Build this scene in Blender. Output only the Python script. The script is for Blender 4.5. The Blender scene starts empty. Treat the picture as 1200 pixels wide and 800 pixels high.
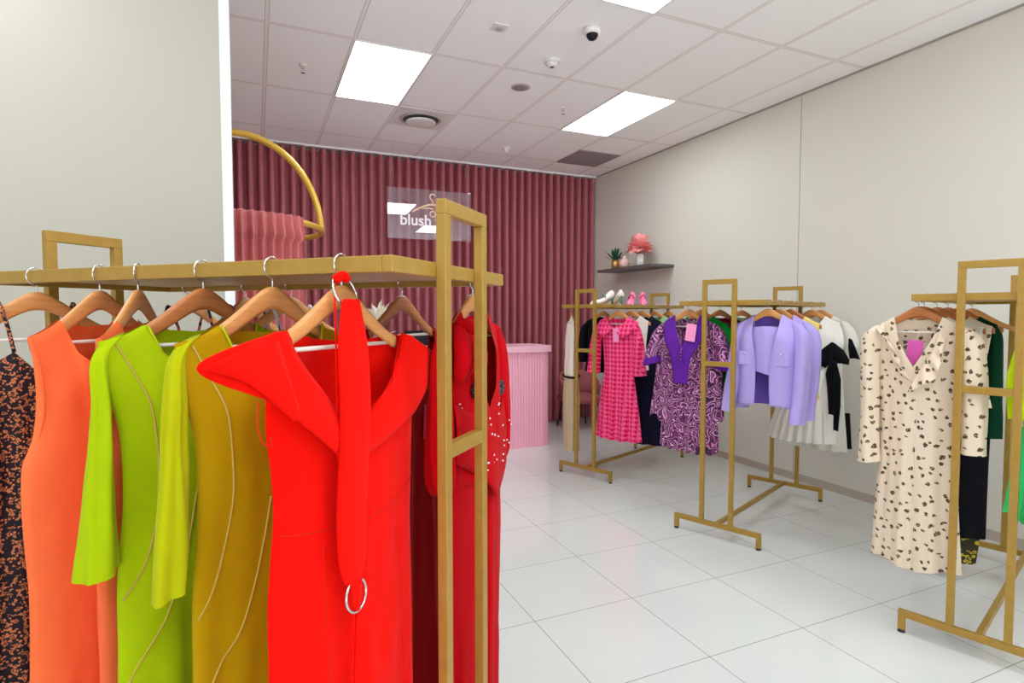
import bpy, bmesh, math, random
from math import sin, cos, pi, radians, sqrt
from mathutils import Vector, noise

random.seed(7)
C = bpy.context.scene.collection

# ------------------------------------------------------------------ materials
def srgb(r, g, b):
    f = lambda c: (c/255/12.92) if c/255 <= .04045 else ((c/255+.055)/1.055)**2.4
    return (f(r), f(g), f(b), 1)

class NT:
    """small helper around a material's node tree"""
    def __init__(self, name):
        self.m = bpy.data.materials.new(name); self.m.use_nodes = True
        self.t = self.m.node_tree; self.t.nodes.clear()
        self.out = self.t.nodes.new('ShaderNodeOutputMaterial')
        self.b = self.t.nodes.new('ShaderNodeBsdfPrincipled')
        self.t.links.new(self.b.outputs[0], self.out.inputs[0])
    def n(self, typ, props=None, **inp):
        nd = self.t.nodes.new(typ)
        for k, v in (props or {}).items(): setattr(nd, k, v)
        for k, v in inp.items(): self.set(nd, k.replace('_', ' '), v)
        return nd
    def set(self, nd, k, v):
        s = nd.inputs[int(k)] if k.isdigit() else nd.inputs[k]
        if hasattr(v, 'is_output'): self.t.links.new(v, s)
        else: s.default_value = v
    def P(self, **kw):
        for k, v in kw.items(): self.set(self.b, k.replace('_', ' '), v)
    def math(self, op, a, b=0.0, c=None, clamp=False):
        nd = self.t.nodes.new('ShaderNodeMath'); nd.operation = op; nd.use_clamp = clamp
        for i, v in enumerate((a, b) if c is None else (a, b, c)):
            if hasattr(v, 'is_output'): self.t.links.new(v, nd.inputs[i])
            else: nd.inputs[i].default_value = v
        return nd.outputs[0]
    def mix(self, fac, a, b):
        nd = self.t.nodes.new('ShaderNodeMix'); nd.data_type = 'RGBA'
        for i, v in ((0, fac), (6, a), (7, b)):
            if hasattr(v, 'is_output'): self.t.links.new(v, nd.inputs[i])
            else: nd.inputs[i].default_value = v
        return nd.outputs[2]
    def obj(self):
        return self.n('ShaderNodeTexCoord').outputs['Object']
    def xyz(self, v):
        nd = self.n('ShaderNodeSeparateXYZ'); self.t.links.new(v, nd.inputs[0]); return nd.outputs
    def comb(self, x, y, z):
        nd = self.n('ShaderNodeCombineXYZ')
        for i, v in enumerate((x, y, z)):
            if hasattr(v, 'is_output'): self.t.links.new(v, nd.inputs[i])
            else: nd.inputs[i].default_value = v
        return nd.outputs[0]
    def noise(self, vec, scale, detail=2.0, rough=.5):
        return self.n('ShaderNodeTexNoise', Vector=vec, Scale=scale, Detail=detail, Roughness=rough)
    def ramp(self, fac, stops, interp='LINEAR'):
        nd = self.n('ShaderNodeValToRGB'); cr = nd.color_ramp; cr.interpolation = interp
        while len(cr.elements) < len(stops): cr.elements.new(.5)
        for e, (p, c) in zip(cr.elements, stops): e.position = p; e.color = c
        self.t.links.new(fac, nd.inputs[0]); return nd.outputs[0]
    def bump(self, h, strength=.2, dist=.002):
        nd = self.n('ShaderNodeBump', Height=h, Strength=strength, Distance=dist)
        self.t.links.new(nd.outputs[0], self.b.inputs['Normal'])

def plain(name, col, rough=.5, metal=0, var=.06, scale=8, spec=.5, bump=0):
    t = NT(name); o = t.obj(); nz = t.noise(o, scale, 3)
    d = tuple(c*(1-var) for c in col[:3])+(1,)
    l = tuple(min(1, c*(1+var)) for c in col[:3])+(1,)
    t.P(Base_Color=t.mix(nz.outputs['Fac'], d, l), Roughness=rough, Metallic=metal, Specular_IOR_Level=spec)
    if bump: t.bump(t.noise(o, scale*12, 3).outputs['Fac'], bump)
    return t.m

def fabric(name, col, rough=.85, var=.1, sheen=.02, weave=500, bump=.12, stretch=1, spec=.04, trans=0):
    t = NT(name); o = t.obj()
    mp = t.n('ShaderNodeMapping', Vector=o); mp.inputs['Scale'].default_value = (1, 1, stretch)
    nz = t.noise(mp.outputs[0], 14, 4)
    d = tuple(c*(1-var) for c in col[:3])+(1,); l = tuple(min(1, c*(1+var)) for c in col[:3])+(1,)
    t.P(Base_Color=t.mix(nz.outputs['Fac'], d, l), Roughness=rough, Specular_IOR_Level=spec, Sheen_Weight=sheen)
    t.bump(t.noise(o, weave, 2).outputs['Fac'], bump, .001)
    return t.m

M = {}
def painted_gold():
    t = NT('brushed gold paint'); o = t.obj()
    nz = t.noise(o, 30, 4)
    t.P(Base_Color=t.mix(nz.outputs['Fac'], srgb(148, 110, 32), srgb(174, 136, 56)), Metallic=.3, Roughness=.45)
    t.bump(t.noise(o, 260, 2).outputs['Fac'], .08, .001)
    return t.m
M['gold'] = painted_gold()
M['gold_tube'] = plain('yellow gold tube', srgb(218, 170, 60), .3, .35, .05)
M['rubber'] = plain('black rubber', srgb(25, 24, 24), .6)
M['chrome'] = plain('chrome wire', srgb(205, 205, 205), .2, 1, .03)
M['steel_rod'] = plain('white coated rod', srgb(226, 216, 206), .35, 0, .03)
def wood(name, a, b):
    t = NT(name); o = t.obj()
    mp = t.n('ShaderNodeMapping', Vector=o); mp.inputs['Scale'].default_value = (3, 30, 30)
    nz = t.noise(mp.outputs[0], 4, 5, .6)
    t.P(Base_Color=t.ramp(nz.outputs['Fac'], [(.3, a), (.7, b)]), Roughness=.38, Specular_IOR_Level=.4)
    return t.m
M['wood'] = wood('varnished beech', srgb(200, 128, 66), srgb(216, 148, 84))
M['wood_shaded'] = wood('shade-toned varnished beech', srgb(162, 92, 44), srgb(182, 108, 56))  # same hanger wood, its dimmer lighting put into a darker colour

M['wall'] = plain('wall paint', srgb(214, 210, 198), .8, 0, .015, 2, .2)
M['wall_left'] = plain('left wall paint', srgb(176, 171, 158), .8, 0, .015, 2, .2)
M['trim_white'] = plain('white trim', srgb(238, 240, 242), .5, 0, .01)
M['base'] = plain('skirting beige', srgb(176, 164, 150), .5, 0, .03)
M['seam'] = plain('joint shadow grey', srgb(150, 146, 138), .7, 0, .03)

def floor_mat():
    t = NT('glossy porcelain tile'); o = t.obj(); s = t.xyz(o)
    def edge(c, o0, size, w):
        f = t.math('FRACT', t.math('DIVIDE', t.math('SUBTRACT', c, o0-60*size), size))
        d = t.math('MULTIPLY', t.math('ABSOLUTE', t.math('SUBTRACT', f, .5)), size)
        return t.math('GREATER_THAN', d, size/2-w/2)
    L = t.math('MAXIMUM', edge(s[0], 1.8742, .6, .004), edge(s[1], 4.3785, .6, .004))
    nz = t.noise(o, 1.3, 4)
    cx = t.math('FLOOR', t.math('DIVIDE', t.math('SUBTRACT', s[0], 1.8742), .6))
    cy = t.math('FLOOR', t.math('DIVIDE', t.math('SUBTRACT', s[1], 4.3785), .6))
    wn = t.n('ShaderNodeTexWhiteNoise', Vector=t.comb(cx, cy, 0.0))
    base = t.mix(nz.outputs['Fac'], srgb(198, 199, 196), srgb(212, 213, 210))
    base = t.mix(t.math('MULTIPLY', wn.outputs['Value'], .25), base, srgb(200, 202, 197))
    t.P(Base_Color=t.mix(L, base, srgb(96, 94, 88)), Roughness=t.math('ADD', t.math('MULTIPLY', L, .5), .07), Specular_IOR_Level=.75)
    return t.m
M['floor'] = floor_mat()
def ceil_mat():
    t = NT('mineral fibre ceiling tile'); o = t.obj(); s = t.xyz(o)
    def edge(c, o0, size, w):
        f = t.math('FRACT', t.math('DIVIDE', t.math('SUBTRACT', c, o0-60*size), size))
        d = t.math('MULTIPLY', t.math('ABSOLUTE', t.math('SUBTRACT', f, .5)), size)
        return t.math('SUBTRACT', d, size/2), w
    (dx, wx), (dy, wy) = edge(s[0], .705, .6, .02), edge(s[1], 4.4619, 1.2, .02)
    d = t.math('MAXIMUM', dx, dy)              # 0 on the joint, negative inside a tile
    bar = t.math('GREATER_THAN', d, -.010)
    shade = t.math('MULTIPLY', t.math('GREATER_THAN', d, -.016), t.math('SUBTRACT', 1.0, bar))
    nz = t.noise(o, 160, 3)
    c0 = t.mix(nz.outputs['Fac'], srgb(246, 245, 249), srgb(251, 250, 253))
    c1 = t.mix(bar, c0, srgb(240, 234, 234))
    t.P(Base_Color=t.mix(shade, c1, srgb(205, 194, 194)), Roughness=.9, Specular_IOR_Level=.1)
    t.bump(nz.outputs['Fac'], .1, .002)
    return t.m
M['ceiling'] = ceil_mat()
def emit(name, col, s):
    t = NT(name); t.P(Base_Color=col, Emission_Color=col, Emission_Strength=s, Roughness=.5); return t.m
LIGHT = 12.0
M['panel'] = emit('led diffuser', (.90, .985, 1, 1), LIGHT)

def velvet(name, a, b):
    t = NT(name); o = t.obj()
    mp = t.n('ShaderNodeMapping', Vector=o); mp.inputs['Scale'].default_value = (1, 1, .25)
    nz = t.noise(mp.outputs[0], 9, 4)
    t.P(Base_Color=t.mix(nz.outputs['Fac'], a, b), Roughness=.8, Specular_IOR_Level=.2, Sheen_Weight=.2, Sheen_Roughness=.4, Sheen_Tint=srgb(236, 150, 155))
    t.bump(t.noise(o, 180, 2).outputs['Fac'], .1, .001)
    return t.m
M['velvet'] = velvet('dusty rose velvet', srgb(162, 82, 92), srgb(188, 106, 112))
M['velvet_light'] = velvet('rose curtain cloth', srgb(196, 102, 104), srgb(218, 122, 122))
M['chair_velvet'] = velvet('rose velvet upholstery', srgb(140, 70, 72), srgb(164, 88, 88))
M['pink_paint'] = plain('pink lacquer', srgb(255, 172, 198), .45, 0, .02)
M['pink_top'] = plain('pink counter top', srgb(255, 190, 210), .35, 0, .02)
M['black_plastic'] = plain('black plastic', srgb(10, 12, 20), .65, spec=.2)
M['white_plastic'] = plain('white plastic', srgb(226, 222, 220), .45, 0, .02)
M['grey_plastic'] = plain('grey plastic', srgb(176, 166, 166), .6, 0, .03)
M['dark_grey'] = plain('dark grey laminate', srgb(84, 78, 78), .5, 0, .05)
M['grille'] = plain('grey grille', srgb(142, 126, 130), .6, 0, .04)
M['shadow_slot'] = plain('dark slot', srgb(78, 70, 72), .8)
M['leaf'] = plain('succulent green', srgb(30, 84, 66), .5, 0, .3, 30)
M['copper'] = plain('copper pot', srgb(206, 150, 86), .3, .7, .05)
M['pink_ceramic'] = plain('pink ceramic', srgb(240, 190, 184), .4)
M['petal_pink'] = plain('pink paper petal', srgb(250, 160, 160), .8, 0, .12, 25)
M['petal_white'] = plain('white petal', srgb(245, 238, 222), .7, 0, .05, 25)
M['gold_stick'] = plain('gold stem', srgb(214, 176, 92), .35, .5)
def glass(name, col, rough=0, alpha=1):
    t = NT(name); t.P(Base_Color=col, Transmission_Weight=1, Roughness=rough, IOR=1.45); return t.m
M['vase_glass'] = plain('white glass', srgb(232, 230, 226), .15)
M['crystal'] = plain('dark crystal', srgb(60, 66, 76), .08, .6)
M['bead'] = plain('bright crystal bead', srgb(235, 225, 225), .1, .5)
def acrylic():
    t = NT('clear acrylic'); t.t.nodes.remove(t.b)
    tr = t.n('ShaderNodeBsdfTransparent', Color=(.93, .9, .95, 1)); gl = t.n('ShaderNodeBsdfGlossy', Color=(1, 1, 1, 1), Roughness=.0)
    fr = t.n('ShaderNodeFresnel', IOR=1.5)
    df = t.n('ShaderNodeBsdfDiffuse', Color=(.75, .65, .8, 1))
    m1 = t.n('ShaderNodeMixShader', {}); t.t.links.new(tr.outputs[0], m1.inputs[1]); t.t.links.new(df.outputs[0], m1.inputs[2]); m1.inputs[0].default_value = .05
    m2 = t.n('ShaderNodeMixShader', {}); t.t.links.new(t.math('MAXIMUM', fr.outputs[0], .07), m2.inputs[0]); t.t.links.new(m1.outputs[0], m2.inputs[1]); t.t.links.new(gl.outputs[0], m2.inputs[2])
    t.t.links.new(m2.outputs[0], t.out.inputs[0]); return t.m
M['acrylic'] = acrylic()
M['rose_gold'] = plain('rose gold letters', srgb(246, 206, 176), .4, .0, .02)
M['letters'] = plain('white letters', srgb(250, 240, 246), .5, 0, .01)

# garment cloth
M['red'] = fabric('poppy red crepe', srgb(232, 8, 1), var=.05)
M['red_in'] = fabric('poppy red lining', srgb(205, 26, 12), var=.05)
M['darkred'] = fabric('deep red crepe', srgb(150, 1, 5), var=.08)
M['darkred2'] = fabric('cherry red crepe', srgb(176, 2, 10), var=.06)
M['peach'] = fabric('peach linen', srgb(240, 104, 56), var=.08)
M['coral'] = fabric('coral linen', srgb(236, 96, 52), var=.08)
M['lime'] = fabric('lime crepe', srgb(154, 178, 4), var=.07)
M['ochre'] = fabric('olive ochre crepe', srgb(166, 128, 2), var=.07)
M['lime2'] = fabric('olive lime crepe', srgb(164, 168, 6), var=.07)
M['piping'] = fabric('tan piping', srgb(186, 156, 66), var=.05)
M['navy'] = fabric('navy crepe', srgb(22, 22, 40), var=.1)
M['black'] = fabric('black crepe', srgb(14, 14, 18), var=.1)
M['darkgreen'] = fabric('dark green crepe', srgb(6, 44, 26), var=.1)
M['lavender'] = fabric('lavender linen', srgb(170, 152, 222), var=.05, weave=900, bump=.3)
M['lav_in'] = fabric('deep lavender', srgb(98, 72, 160), var=.08)
M['white_cloth'] = fabric('white cotton', srgb(232, 228, 222), var=.03)
M['ivory'] = fabric('ivory chiffon', srgb(216, 212, 200), var=.04)
M['yellow'] = fabric('pale yellow satin', srgb(236, 206, 110), var=.05)
M['green'] = fabric('emerald crepe', srgb(22, 150, 52), var=.06)
M['maroon'] = fabric('maroon crepe', srgb(120, 14, 40), var=.06)
M['palegreen'] = fabric('pale green print', srgb(150, 190, 130), var=.2)
M['brightgreen'] = fabric('bright green taffeta', srgb(34, 206, 106), rough=.45, spec=.5, var=.1)
M['limefluff'] = fabric('lime yellow boucle', srgb(184, 214, 22), var=.25, weave=90, bump=.9)
M['creamtop'] = fabric('cream knit', srgb(226, 214, 196), var=.05)
M['tan'] = fabric('tan twill', srgb(184, 160, 130), var=.06)
M['purple'] = fabric('violet satin', srgb(84, 28, 136), rough=.6, var=.1)
M['tag'] = plain('pink card', srgb(244, 140, 190), .6)
M['tag_red'] = plain('rose card', srgb(206, 40, 84), .6)
M['tag_mag'] = plain('magenta card', srgb(206, 70, 160), .6)

def tweed():
    t = NT('pink houndstooth tweed'); o = t.obj(); s = t.xyz(o)
    k = 1/.042
    nz = t.noise(o, 40, 2)
    jit = t.math('MULTIPLY', t.math('SUBTRACT', nz.outputs['Fac'], .5), .25)
    u = t.math('ADD', t.math('MULTIPLY', s[0], k), jit); v = t.math('ADD', t.math('MULTIPLY', s[2], k), jit)
    fu = t.math('FRACT', t.math('ADD', u, 100.0)); fv = t.math('FRACT', t.math('ADD', v, 100.0))
    a = t.math('LESS_THAN', fu, .5); b = t.math('LESS_THAN', fv, .5)
    diag = t.math('LESS_THAN', t.math('FRACT', t.math('MULTIPLY', t.math('ADD', t.math('ADD', fu, fv), 10.0), 2.0)), .5)
    same = t.math('LESS_THAN', t.math('ABSOLUTE', t.math('SUBTRACT', a, b)), .5)
    val = t.math('ADD', t.math('MULTIPLY', same, a), t.math('MULTIPLY', t.math('SUBTRACT', 1.0, same), diag))
    c = t.mix(val, srgb(248, 86, 148), srgb(216, 8, 62))
    t.P(Base_Color=c, Roughness=.9, Specular_IOR_Level=.15)
    t.bump(t.noise(o, 300, 2).outputs['Fac'], .4, .002)
    return t.m
M['tweed'] = tweed()
def paisley():
    t = NT('violet paisley print'); o = t.obj(); s = t.xyz(o)
    w = t.noise(o, 9, 2)
    dx = t.math('ADD', s[0], t.math('MULTIPLY', t.math('SUBTRACT', w.outputs['Fac'], .5), .16))
    dz = t.math('ADD', t.math('MULTIPLY', s[2], .75), t.math('MULTIPLY', t.math('SUBTRACT', t.noise(o, 12, 2).outputs['Fac'], .5), .12))
    p = t.comb(dx, 0.0, dz)
    vo = t.n('ShaderNodeTexVoronoi', Vector=p, Scale=12.5)
    rings = t.math('FRACT', t.math('MULTIPLY', vo.outputs['Distance'], 3.1))
    wh = t.xyz(vo.outputs['Color'])
    sh = t.math('FRACT', t.math('ADD', rings, t.math('MULTIPLY', wh[0], .6)))
    c = t.ramp(sh, [(0, srgb(52, 18, 60)), (.2, srgb(158, 66, 140)), (.34, srgb(226, 200, 220)), (.42, srgb(112, 34, 96)), (.58, srgb(34, 20, 46)), (.74, srgb(196, 120, 170)), (.86, srgb(136, 28, 62)), (.94, srgb(74, 30, 90))], 'CONSTANT')
    t.P(Base_Color=c, Roughness=.7, Specular_IOR_Level=.25); return t.m
M['paisley'] = paisley()
def blossom(name, base, dark, mid, scale, thr, seedz=0.0, rnd=1.0):
    t = NT(name); o = t.obj(); s = t.xyz(o)
    nz = t.noise(o, 38, 2)
    dj = t.math('MULTIPLY', t.math('SUBTRACT', nz.outputs['Fac'], .5), .030)
    p = t.comb(t.math('ADD', t.math('ADD', s[0], t.math('MULTIPLY', s[2], .35)), dj), seedz, t.math('SUBTRACT', t.math('ADD', s[2], dj), t.math('MULTIPLY', s[0], .2)))
    p = t.comb(t.math('ADD', t.math('ADD', s[0], t.math('MULTIPLY', s[2], .35)), dj), t.math('SUBTRACT', t.math('ADD', s[2], dj), t.math('MULTIPLY', s[0], .2)), 0.0)
    vo = t.n('ShaderNodeTexVoronoi', {'voronoi_dimensions': '2D'}, Vector=p, Scale=scale, Randomness=rnd)
    sel = t.xyz(vo.outputs['Color'])
    r = t.math('ADD', thr*.75, t.math('MULTIPLY', sel[0], thr*.5))
    spot = t.math('LESS_THAN', vo.outputs['Distance'], r)
    core = t.noise(o, 130, 1).outputs['Fac']
    sc = t.mix(t.math('GREATER_THAN', core, .56), dark, mid)
    bn = t.noise(o, 10, 2)
    b2 = t.mix(bn.outputs['Fac'], base, tuple(min(1, c*1.06) for c in base[:3])+(1,))
    t.P(Base_Color=t.mix(spot, b2, sc), Roughness=.8, Specular_IOR_Level=.2); return t.m
M['floral'] = blossom('cream blossom print', srgb(218, 198, 174), srgb(66, 50, 40), srgb(150, 122, 84), 22, .185, rnd=.75)
def dark_print(name, base, a, b, scale):
    t = NT(name); o = t.obj(); s = t.xyz(o)
    nz = t.noise(t.comb(s[0], 0.0, s[2]), scale, 2)
    c = t.ramp(nz.outputs['Fac'], [(0, base), (.55, base), (.56, a), (.60, a), (.61, base), (.66, b), (.69, base)], 'CONSTANT')
    vo = t.n('ShaderNodeTexVoronoi', Vector=t.comb(s[0], 0.0, t.math('MULTIPLY', s[2], .8)), Scale=scale*1.6)
    sp = t.math('LESS_THAN', vo.outputs['Distance'], .3)
    t.P(Base_Color=t.mix(sp, c, a), Roughness=.75, Specular_IOR_Level=.2); return t.m
M['blackprint'] = dark_print('black and orange print', srgb(20, 14, 22), srgb(190, 110, 66), srgb(172, 92, 60), 80)
M['navyprint'] = dark_print('navy and rust print', srgb(20, 20, 44), srgb(180, 84, 60), srgb(80, 70, 110), 22)
M['blueprint'] = dark_print('blue and white print', srgb(214, 220, 228), srgb(60, 96, 160), srgb(90, 150, 190), 22)
M['goldprint'] = dark_print('olive and gold print', srgb(40, 36, 20), srgb(178, 158, 40), srgb(210, 190, 90), 24)

# ------------------------------------------------------------------ mesh helpers
def link(name, bm, mat, parent=None, smooth=True, loc=(0, 0, 0), rotz=0):
    me = bpy.data.meshes.new(name); bm.normal_update(); bm.to_mesh(me); bm.free()
    for p in me.polygons: p.use_smooth = smooth
    for m in (mat if isinstance(mat, (list, tuple)) else [mat]): me.materials.append(m)
    o = bpy.data.objects.new(name, me); C.objects.link(o)
    o.location = loc; o.rotation_euler = (0, 0, rotz)
    if parent: o.parent = parent
    return o
def tag(o, label=None, cat=None, group=None, kind=None):
    if label: o['label'] = label
    if cat: o['category'] = cat
    if group: o['group'] = group
    if kind: o['kind'] = kind
    return o
def thing(name, label, cat, loc=(0, 0, 0), rotz=0, group=None):
    o = bpy.data.objects.new(name, None); C.objects.link(o); o.empty_display_size = .1
    o.location = loc; o.rotation_euler = (0, 0, rotz)
    return tag(o, label, cat, group)
def dup(root, loc, rotz, label=None, group=None):
    r = root.copy(); C.objects.link(r); r.location = loc; r.rotation_euler = (0, 0, rotz)
    if label: r['label'] = label
    if group: r['group'] = group
    for ch in list(root.children):
        c = ch.copy(); C.objects.link(c); c.parent = r
        for g in list(ch.children):
            d = g.copy(); C.objects.link(d); d.parent = c
    return r
def add_box(bm, x0, x1, y0, y1, z0, z1, bev=0.0, seg=2):
    vs = [bm.verts.new((x, y, z)) for z in (z0, z1) for y in (y0, y1) for x in (x0, x1)]
    fs = [(0, 2, 3, 1), (4, 5, 7, 6), (0, 1, 5, 4), (2, 6, 7, 3), (0, 4, 6, 2), (1, 3, 7, 5)]
    F = [bm.faces.new([vs[i] for i in f]) for f in fs]
    if bev:
        es = list({e for f in F for e in f.edges})
        bmesh.ops.bevel(bm, geom=es, offset=bev, segments=seg, affect='EDGES', profile=.5)
def box(name, mat, parent, b, bev=0.0, **kw):
    bm = bmesh.new(); add_box(bm, *b, bev=bev); return link(name, bm, mat, parent, smooth=False, **kw)
def add_tube(bm, pts, r, n=10, closed=False, caps=True):
    pts = [Vector(p) for p in pts]; N = len(pts)
    rr = r if isinstance(r, (list, tuple)) else [r]*N
    rings = []; prev = None
    for i, p in enumerate(pts):
        if closed: d = pts[(i+1) % N]-pts[i-1]
        else: d = pts[min(i+1, N-1)]-pts[max(i-1, 0)]
        d.normalize()
        if prev is None:
            a = Vector((0, 0, 1)) if abs(d.z) < .9 else Vector((1, 0, 0))
            nrm = d.cross(a).normalized()
        else:
            nrm = (prev-d*prev.dot(d)).normalized()
        prev = nrm; bn = d.cross(nrm)
        rings.append([bm.verts.new(p+nrm*rr[i]*cos(2*pi*k/n)+bn*rr[i]*sin(2*pi*k/n)) for k in range(n)])
    for i in range(N if closed else N-1):
        A, B = rings[i], rings[(i+1) % N]
        for k in range(n): bm.faces.new((A[k], A[(k+1) % n], B[(k+1) % n], B[k]))
    if not closed and caps: bm.faces.new(rings[0][::-1]); bm.faces.new(rings[-1])
def tube(name, mat, parent, pts, r, n=10, closed=False, **kw):
    bm = bmesh.new(); add_tube(bm, pts, r, n, closed); return link(name, bm, mat, parent, **kw)
def add_lathe(bm, prof, n=28, c=(0, 0)):
    rings = []
    for r, z in prof:
        if r < 1e-5: rings.append([bm.verts.new((c[0], c[1], z))])
        else: rings.append([bm.verts.new((c[0]+r*cos(2*pi*k/n), c[1]+r*sin(2*pi*k/n), z)) for k in range(n)])
    for A, B in zip(rings, rings[1:]):
        for k in range(n):
            k2 = (k+1) % n
            if len(A) == 1 and len(B) == 1: continue
            if len(A) == 1: bm.faces.new((A[0], B[k2], B[k]))
            elif len(B) == 1: bm.faces.new((A[k], A[k2], B[0]))
            else: bm.faces.new((A[k], A[k2], B[k2], B[k]))
def lathe(name, mat, parent, prof, n=28, **kw):
    bm = bmesh.new(); add_lathe(bm, prof, n); return link(name, bm, mat, parent, **kw)
def curve_pts(pts, n):
    """Catmull-Rom through pts (tuples of any length)"""
    out = []; m = len(pts)-1
    for i in range(n):
        t = i/(n-1)*m; k = min(int(t), m-1); f = t-k
        p0, p1, p2, p3 = pts[max(k-1, 0)], pts[k], pts[k+1], pts[min(k+2, m)]
        out.append(tuple(.5*((2*b)+(c-a)*f+(2*a-5*b+4*c-d)*f*f+(3*b-a-3*c+d)*f**3) for a, b, c, d in zip(p0, p1, p2, p3)))
    return out
def lin_pts(pts, n):
    out = []; m = len(pts)-1
    for i in range(n):
        t = i/(n-1)*m; k = min(int(t), m-1); f = t-k
        out.append(tuple(a+(b-a)*f for a, b in zip(pts[k], pts[k+1])))
    return out
def tab(T, z):
    """piecewise linear lookup, keys descending"""
    if z >= T[0][0]: return T[0][1]
    for (z0, v0), (z1, v1) in zip(T, T[1:]):
        if z >= z1:
            f = (z0-z)/(z0-z1); return v0+(v1-v0)*f
    return T[-1][1]
def stab(T, z):
    if z >= T[0][0]: return T[0][1]
    for i in range(len(T)-1):
        z0, v0 = T[i]; z1, v1 = T[i+1]
        if z >= z1:
            f = (z0-z)/(z0-z1)
            a = T[i-1][1] if i > 0 else v0; d = T[i+2][1] if i+2 < len(T) else v1
            m0 = (v1-a)*.5 if i > 0 else (v1-v0); m1 = (d-v0)*.5 if i+2 < len(T) else (v1-v0)
            return (2*f**3-3*f*f+1)*v0+(f**3-2*f*f+f)*m0+(-2*f**3+3*f*f)*v1+(f**3-f*f)*m1
    return T[-1][1]

# ------------------------------------------------------------------ hanger profile (local: x along the hanger, -y front, z=0 top of the rail)
def hang_top(x):
    a = min(abs(x)/.225, 1.3); a = sqrt(a*a+.02)-.1414
    return -.058-.118*sin(min(a*1.12, 1.25)*pi/2*.86)/.97 if a < 1.1 else -.058-.118-(a-1.1)*.02
def make_hanger(name, mat):
    t = thing(name, 'hanger', 'hanger')
    bm = bmesh.new(); N = 41; secs = []
    for i in range(N):
        x = -.207+.414*i/(N-1); a = abs(x)/.207
        zt = hang_top(x); h = .050-.024*min(1, a*1.4)+.004*a
        yo = .004*a*a; w = .0065
        # rounded section
        ring = []
        for (yy, zz) in ((-w, -.2), (-w*.6, 0), (w*.6, 0), (w, -.2), (w, -.8), (w*.6, -1), (-w*.6, -1), (-w, -.8)):
            ring.append(bm.verts.new((x, yo+yy, zt+zz*h)))
        secs.append(ring)
    for A, B in zip(secs, secs[1:]):
        for k in range(8): bm.faces.new((A[k], B[k], B[(k+1) % 8], A[(k+1) % 8]))
    bm.faces.new(secs[0]); bm.faces.new(secs[-1][::-1])
    bmesh.ops.recalc_face_normals(bm, faces=bm.faces)
    link('shoulder_bar', bm, mat, t)
    zc, r = -.0165, .0235
    pts = [(0, 0, -.075), (0, 0, -.062), (0, 0, -.05)]
    for k in range(19):
        a = radians(-90-k*15.5); pts.append((r*cos(a), 0, zc+r*sin(a)))
    tube('hook', M['chrome'], t, pts, .0021, 8)
    tube('trouser_bar', M['steel_rod'], t, [(-.190, .004, -.186), (.190, .004, -.186)], .0046, 10)
    return t
HANGERS = {}
def hanger_at(loc, rotz, label, dark=False, group=None):
    key = 'd' if dark else 'l'
    if key not in HANGERS:
        h = make_hanger('clothes_hanger', M['wood_shaded'] if dark else M['wood'])
        HANGERS[key] = h; h.location = loc; h.rotation_euler = (0, 0, rotz); tag(h, label, 'hanger', group); return h
    return dup(HANGERS[key], loc, rotz, label, group)

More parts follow.
